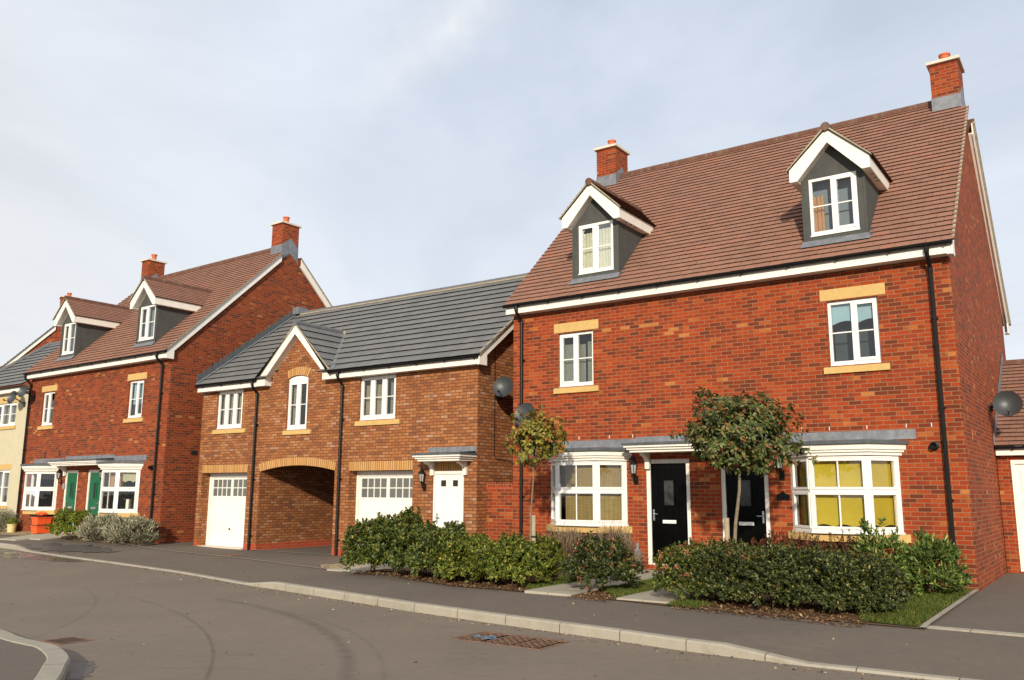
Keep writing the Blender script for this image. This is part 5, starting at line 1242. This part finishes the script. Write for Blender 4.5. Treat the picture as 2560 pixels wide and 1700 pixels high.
# greyish clumps
def tuft(fr_, u, v, rx, ry, h, mat, label, n, ln, wd, seed, name='lavender', cat='lavender', group=None, up=.9, clumps=70, jit=.09):
    x, y, _ = wp(fr_, u, v); t_ = root(name, (x, y, gz(x, y) + .01), label, cat, group); t_.rotation_euler = (0, 0, R_(FR[fr_][1]))
    P, d_ = shell(clumps, rx, ry, h, .14, .55, seed=seed); r = np.random.default_rng(seed)
    k = n // clumps; ax = norm(d_ * .75 + np.array([0, 0, up]) + r.normal(size=d_.shape) * .2)
    PP = (P[:, None] + r.normal(size=(clumps, k, 3)) * jit).reshape(-1, 3); PP[:, 2] = np.maximum(PP[:, 2], .0); AA = np.repeat(ax, k, 0) + r.normal(size=PP.shape) * .28
    PP -= norm(AA) * ln * .4; PP[:, 2] = np.maximum(PP[:, 2], .0)
    leaf_mesh('foliage', PP, AA, r.normal(size=PP.shape), ln * r.uniform(.6, 1.2, len(PP)), wd, mat, t_, fold=.4, droop=.0)
    stems(t_, P, min(rx, ry) * .4, 3, .01, seed=seed)
    return t_
tuft('R', 2.0, 1.0, .64, .50, .70, 'lavender_dry', 'dry twiggy lavender below the left half of the bamboo-blinded bay', 3800, .22, .010, 50, group='dry lavender below the bay window', clumps=60, up=1.5)
tuft('R', 2.98, .92, .58, .48, .72, 'lavender_dry', 'dry twiggy lavender below the right half of the bamboo-blinded bay', 3400, .22, .010, 51, group='dry lavender below the bay window', clumps=60, up=1.5)
tuft('L', 7.75, .98, .85, .60, .74, 'lavender_grey', 'big grey-green lavender mound beside the bright green bush', 5600, .11, .030, 52, group='grey lavender mounds at the foot of the far house', clumps=150, jit=.055)
tuft('L', 9.05, .80, .85, .60, .70, 'lavender_grey', 'big grey-green lavender mound at the corner of the green-doored house', 5600, .11, .030, 53, group='grey lavender mounds at the foot of the far house', clumps=150, jit=.055)
shrub('L', 6.0, .98, .95, .55, .80, 'leaf_bright', 'bright green spreading bush in front of the nearer green door', n=1100, per=15, ln=.06, wd=.032, stem=.1, seed=54, tips=.5, name='shrub')
tuft('L', -.55, .35, .75, .5, .70, 'lavender_grey', 'dull green lavender behind the cream flower pot at the left edge', 4200, .13, .017, 55, clumps=70)
# young trees
def tree(u, v, label, trunk, crown, nshoot, per, mat, ln, wd, seed, r0, limbs, lopside=0.0):
    x, y, _ = wp('R', u, v); t_ = root('young_tree', (x, y, gz(x, y)), label, 'tree', 'young round-headed trees'); t_.rotation_euler = (0, 0, R_(FR['R'][1]))
    g = MB(); n = len(trunk); g.tube(trunk, [r0 * (1 - .45 * i / (n - 1)) for i in range(n)], 9); g.build('trunk', 'bark', t_, smooth=True)
    r = np.random.default_rng(seed); top = Vector(trunk[-1]); (cx, cy, cz), (ra, rb, rc) = crown
    tips = []
    for i in range(limbs):
        a = i * 2.4 + r.random(); e = Vector((cx + ra * .75 * math.cos(a) * r.uniform(.5, 1), cy + rb * .75 * math.sin(a) * r.uniform(.5, 1), cz + rc * r.uniform(-.35, .8)))
        st = top.lerp(Vector(trunk[-2]), .25 * (i % 3)); m_ = st.lerp(e, .5) + Vector((0, 0, .06)); g = MB(); g.tube([st, m_, e], [r0 * .45, r0 * .28, r0 * .12], 6); g.build('limb', 'bark', t_)
        tips.append(e)
    tp = np.array([tuple(e) for e in tips]); d_ = norm(r.normal(size=(nshoot, 3))); q = r.random(nshoot) ** .42
    lm = 1 + .20 * np.sin(d_[:, 0] * 4.3 + seed) * np.sin(d_[:, 1] * 4 + 1) + .16 * np.sin(d_[:, 2] * 6 + d_[:, 0] * 5) + .12 * np.sin(d_[:, 0] * 13) * np.sin(d_[:, 2] * 12 + 2)
    P = np.array([cx, cy, cz]) + d_ * (q * lm)[:, None] * np.array([ra, rb, rc])
    P[:, 2] -= lopside * (P[:, 0] - cx) * (P[:, 0] > cx)
    # gather the shoots loosely round the limbs so that gaps open between them
    nd = ((P[:, None] - tp[None]) ** 2).sum(-1).argmin(1); P += (tp[nd] - P) * (.18 * r.random((nshoot, 1)))
    A_ = d_ * .9 + np.array([0, 0, .45]) + r.normal(size=d_.shape) * .35
    a, b_, c = whorls(P, A_, per, .09, 1.0, .15); b_ = b_ + np.array([0, 0, -.25])
    leaf_mesh('crown', a, b_, c, ln * r.uniform(.55, 1.15, len(a)), wd * r.uniform(.75, 1.1, len(a)), mat, t_, droop=.22, oval=True)
    k = 0
    for i in range(40):
        j = int(r.integers(nshoot)); e = P[j]; st = tp[nd[j]]
        g = MB(); g.tube([tuple(st), tuple((st + e) / 2 + np.array([0, 0, .02])), tuple(e)], [.008, .006, .003], 4); g.build('twig', 'twig', t_)
    return t_
zt1 = .13
tree(1.94, 2.2, 'young thin tree with yellow-green leaves in front of the left drainpipe', [(0, 0, -.05), (.02, 0, .6), (.03, 0, 1.2), (.08, 0, 1.75), (.09, 0, 2.08)], ((.16, 0, 2.58), (.58, .55, .50)), 215, 8, 'leaf_young', .125, .054, 3, .022, 9, .0)
tree(5.96, 2.2, 'round-headed small tree with dark glossy leaves in front of the second black door', [(.02, 0, -.05), (.03, 0, .5), (.08, 0, 1.05), (.17, 0, 1.6), (.19, 0, 2.05), (.2, 0, 2.3)], ((.22, 0, 2.58), (.94, .82, .66)), 900, 10, 'leaf_photinia', .112, .044, 4, .036, 16, .20)
def stake(u, v, h, label, du=.09):
    x, y, _ = wp('R', u, v); t_ = root('tree_stake', (x, y, gz(x, y)), label, 'stake', 'wooden tree stakes'); t_.rotation_euler = (0, 0, R_(FR['R'][1]))
    g = MB(); g.tube([(0, 0, -.1), (.005, 0, h)], .042, 10); g.build('post', 'stake_wood', t_)
    g = MB(); g.tube([(.006, 0, h - .42), (.006, 0, h - .385)], .045, 10); g.tube([(.04, -.0, h - .40), (-du, 0, h - .40)], .012, 6); g.build('tie', 'rubber_tie', t_)
    return t_
stake(2.03, 2.2, 1.12, 'short wooden stake tied to the thin yellow-green tree', .10)
stake(5.90, 2.24, 1.15, 'short wooden stake tied to the dark round-headed tree', -.10)
# grass, bark, gravel, litter
def inside(P, poly):
    x, y = P[:, 0], P[:, 1]; r = np.zeros(len(P), bool); n = len(poly)
    for i in range(n):
        (x0, y0), (x1, y1) = poly[i], poly[(i + 1) % n]
        c = ((y0 > y) != (y1 > y)); r ^= c & (x < (x1 - x0) * (y - y0) / (y1 - y0 + 1e-12) + x0)
    return r
def scatter(poly, n, fr_='M'):
    p = np.array(poly); lo, hi = p.min(0), p.max(0); Q = lo + (hi - lo) * rng.random((n, 2)); Q = Q[inside(Q, poly)]
    return np.array([(lambda w_: (w_[0], w_[1], gz(w_[0], w_[1])))(wp(fr_, a, b_)) for a, b_ in Q])
def blades(name, polys, dens, ln, wd, mat, dz=.015, flat=False, fr_='M', lean=.5):
    Ps = []
    for q in polys:
        p = np.array(q); A_ = np.prod(p.max(0) - p.min(0)); Ps.append(scatter(q, int(A_ * dens), fr_))
    P = np.vstack([p for p in Ps if len(p)]); P[:, 2] += dz; n = len(P)
    D = rng.normal(size=(n, 3)) * lean + np.array([0, 0, 0 if flat else 1.0])
    if flat: D[:, 2] *= .25
    N = rng.normal(size=(n, 3)) * .3 + np.array([0, 0, 1]) if flat else rng.normal(size=(n, 3))
    return kind(leaf_mesh(name, P, D, N, ln * rng.uniform(.5, 1.3, n), wd * rng.uniform(.6, 1.3, n), mat, fold=.1 if flat else .3, droop=0 if flat else .1), 'stuff')
LAWN = [[(mr(2.95), .7), (mr(3.40), .7), (mr(3.40), 4.2), (mr(2.95), 3.6)], [(mr(4.30), .8), (mr(5.04), .8), (mr(5.04), 4.25), (mr(4.3), 3.5)], [(mr(5.94), 3.9), (mr(6.5), 4.2), (mr(6.4), 4.55), (mr(5.94), 4.5)], [(mr(7.6), 1.5), (mr(8.0), -.12), (20.62, -.12), (20.66, 4.55), (20.0, 4.5), (mr(8.35), 3.9)]]
blades('grass', LAWN, 4200, .055, .009, 'grass_blade')
blades('bark_mulch', [[(10.2, 3.0), (10.2, 3.5), (11.21, 3.6), (12.2, 4.0), (13.32, 4.29), (14.85, 4.34), (14.8, 2.6)], [(mr(4.4), 3.4), (mr(4.3), 4.58), (mr(5.05), 4.6), (mr(5.0), 3.4)], [(mr(6.1), 3.0), (mr(6.1), 4.72), (mr(7.4), 4.86), (mr(8.6), 4.84), (mr(8.8), 3.8)]], 900, .055, .022, 'bark_chip', .02, True)
blades('gravel', [[(8.05, 2.3), (8.75, .15), (9.05, .15), (8.98, 2.9), (8.55, 2.75)], [(-14, .1), (-13.5, 1.0), (-7.99, 1.2), (-6.2, 1.25), (-4.0, 1.35), (-4.0, .3)]], 1100, .032, .026, 'pebble', .014, True)
n = 900; Uq = rng.uniform(-3, 22, n); Vq = np.array([interp(u, VK) for u in Uq]) + np.abs(rng.normal(size=n)) * .16 + .01
far = rng.random(n) < .22; Vq[far] += rng.uniform(0, 4.5, far.sum())
P = np.array([wp('M', a, b_)[:2] + (.006,) for a, b_ in zip(Uq, Vq)])
k2 = 160; Uq = rng.uniform(-3, 22, k2); P2_ = np.array([(lambda w_: (w_[0], w_[1], gz(w_[0], w_[1]) + .006))(wp('M', u, interp(u, VK) - .2 - rng.random() * 1.9)) for u in Uq])
P = np.vstack([P, P2_]); D = rng.normal(size=P.shape); D[:, 2] *= .15
kind(leaf_mesh('leaf_litter', P, D, np.array([0, 0, 1]) + rng.normal(size=P.shape) * .3, .042 * rng.uniform(.3, 1.3, len(P)), .024 * rng.uniform(.4, 1.3, len(P)), 'litter', fold=.2), 'stuff')

# ------------------------------------------------------------------ small things on the ground
def at(fr_, u, v, dz=0): x, y, _ = wp(fr_, u, v); return (x, y, gz(x, y) + dz)
def spin(o, fr_, extra=0): o.rotation_euler = (0, 0, R_(FR[fr_][1] + extra)); return o
bz = gz(*wp('L', 2.42, .28)[:2]) + .03
def recycling_box(z, label):
    x, y, _ = wp('L', 2.45, .30); t_ = spin(root('recycling_box', (x, y, z), label, 'recycling box', 'orange recycling boxes under the bay window'), 'L', 3)
    g = MB(); a, b_, h = .20, .25, .27; i_ = .025
    n = g.pts([(-a + i_, -b_ + i_, 0), (a - i_, -b_ + i_, 0), (a - i_, b_ - i_, 0), (-a + i_, b_ - i_, 0), (-a, -b_, h), (a, -b_, h), (a, b_, h), (-a, b_, h)])
    for q in ((0, 3, 2, 1), (0, 1, 5, 4), (1, 2, 6, 5), (2, 3, 7, 6), (3, 0, 4, 7)): g.face([n + k for k in q])
    g.box(-a - .015, a + .015, -b_ - .015, b_ + .015, h - .045, h - .015); g.build('tub', 'orange_plastic', t_)
    l = MB(); l.box(-a - .02, a + .02, -b_ - .02, b_ + .02, h - .012, h + .012); l.box(-a + .03, a - .03, -b_ + .03, b_ - .03, h + .012, h + .018); l.build('lid', 'lid_plastic', t_)
    return t_
recycling_box(bz, 'orange recycling box with dark lid, lower one of the stack'); recycling_box(bz + .288, 'orange recycling box with dark lid, upper one under the tied orange bag')
x, y, _ = wp('L', 2.50, .32)
g = MB(); rings = []; ns, nr = 18, 9
for i in range(nr):
    ph = math.pi * i / (nr - 1); rw = []
    for k in range(ns):
        th = 2 * math.pi * k / ns; q = 1 + .14 * math.sin(3 * th + 2 * ph) + .09 * math.sin(7 * th - 3 * ph) + .06 * math.sin(11 * th + ph * 5)
        rr = math.sin(ph) * .155 * q + .004; rw.append((rr * math.cos(th) * 1.15, rr * math.sin(th), .085 - .085 * math.cos(ph) * (1 + .1 * math.sin(5 * th))))
    rings.append(g.pts(rw))
for a, b_ in zip(rings, rings[1:]):
    for k in range(ns): j = (k + 1) % ns; g.face((a + k, a + j, b_ + j, b_ + k))
g.tube([(0, 0, .165), (.012, 0, .19), (.02, .01, .235)], [.03, .014, .03], 7); g.tube([(0, .0, .185), (-.05, .02, .225)], [.012, .022], 6)
o = g.build('rubbish_bag', 'orange_bag', conv=False); o.location = (x, y, bz + .288 + .29); tag(o, 'small orange plastic bag tied in a knot on top of the boxes', 'bag')
pz = at('L', .48, .38, .02)
t_ = spin(root('flower_pot', pz, 'round cream flower pot with a small green plant on the gravel', 'flower pot'), 'L')
g = MB(); g.lathe((0, 0, 0), [(.125, 0), (.15, .24), (.162, .25), (.165, .29), (.15, .295), (.14, .26)], 18); g.build('pot', 'pot_glaze', t_)
P, d_ = shell(60, .17, .17, .20, .2, .3, seed=77); a, b_, c = whorls(P + np.array([0, 0, .24]), d_ + np.array([0, 0, .6]), 10, .07); leaf_mesh('plant', a, b_, c, .05, .022, 'leaf_bright', t_)
def cover(fr_, u0, u1, v0, v1, label, cuts, name='manhole_cover', cat='manhole cover', cell=.055, marks=False, slats=False, z=.0):
    x, y, _ = wp(fr_, u0, v0); t_ = spin(root(name, (x, y, z + .004), label, cat), fr_); W_, H_ = u1 - u0, v1 - v0
    g = MB(); e = .035
    for a, b_, c, d_ in ((0, W_, 0, e), (0, W_, H_ - e, H_), (0, e, e, H_ - e), (W_ - e, W_, e, H_ - e)): g.box(a, b_, c, d_, -.03, .006)
    g.build('frame', 'rust_iron', t_)
    xs = [e + .006] + [W_ * c for c in cuts] + [W_ - e - .006]
    for a, b_ in zip(xs, xs[1:]):
        g = MB(); a += .008; b_ -= .008
        if slats:
            k = int((b_ - a) / .042)
            for i in range(k): xx = a + (b_ - a) * i / k; g.box(xx, xx + .022, e + .006, H_ - e - .006, -.03, .003)
            g.box(a, b_, H_ / 2 - .02, H_ / 2 + .02, -.03, .001)
        else:
            g.box(a, b_, e + .006, H_ - e - .006, -.03, -.004); i = 0; xx = a + .012
            while xx + cell * .8 < b_:
                yy = e + .02; j = 0
                while yy + cell * .8 < H_ - e:
                    if (i + j) % 2: g.box(xx + .004, xx + cell * .8, yy + cell * .25, yy + cell * .55, -.004, .004)
                    else: g.box(xx + cell * .25, xx + cell * .55, yy + .004, yy + cell * .8, -.004, .004)
                    yy += cell; j += 1
                xx += cell; i += 1
        lid = g.build('grating' if slats else 'lid', 'rust_iron' if not slats else 'dark_rust', t_)
    if marks:
        g = MB()
        for x0, y0, x1, y1 in ((.10, .30, .38, .42), (.16, .42, .34, .26), (.24, .22, .44, .36), (.30, .46, .46, .40), (.08, .38, .22, .34)):
            dx, dy = x1 - x0, y1 - y0; l_ = math.hypot(dx, dy); nx, ny = -dy / l_ * .011, dx / l_ * .011
            g.prism([(x0 + nx, y0 + ny, .0042), (x1 + nx, y1 + ny, .0042), (x1 - nx, y1 - ny, .0042), (x0 - nx, y0 - ny, .0042)], (0, 0, .0012))
        g.build('spray_mark', 'blue_paint', t_)
    if slats:
        g = MB(); g.box(e, W_ - e, e, H_ - e, -.035, -.031); g.build('pit', 'dark_metal', t_)
    return t_
cover('R', 4.53, 5.80, 7.06, 7.74, 'large rusty manhole cover in the road with blue spray marks', (.335, .665), marks=True)
cover('R', .80, 1.22, 10.34, 10.74, 'small rusty drain grate beside the near kerb corner', (.5,), 'drain_grate', 'drain grate', slats=True)
cover('M', 3.55, 4.25, 1.40, 1.85, 'rusty inspection cover in the tarmac in front of the archway', (.5,), z=gz_m(3.9, 1.6))
x, y, z_ = at('M', 20.74, 4.36)
t_ = spin(root('channel_drain', (x, y, z_), 'long grey slotted channel drain across the driveway at right', 'drain'), 'M')
g = MB(); g.box(0, 9, 0, .035, -.06, .012); g.box(0, 9, .105, .14, -.06, .012); g.build('frame', 'kerb_concrete', t_)
g = MB(); xx = 0.0
while xx < 8.97: g.box(xx, xx + .028, .036, .104, -.03, .009); xx += .05
g.build('grating', 'grey_box', t_)
g = MB(); g.box(0, 9, .036, .104, -.06, -.04); g.build('pit', 'dark_metal', t_)
# window-sill things seen through the left house's nearer bay
o = MB(); o.box(-.16, .16, -.04, .04, 0, .30); o = o.build('storage_box', 'box_card'); x, y, z_ = wp('L', 7.62, .14, .86); o.location = (x, y, z_); o.rotation_euler = (0, 0, R_(FR['L'][1] - 50)); tag(o, 'pale flat box standing on the sill inside the nearer bay of the green-doored house', 'box')
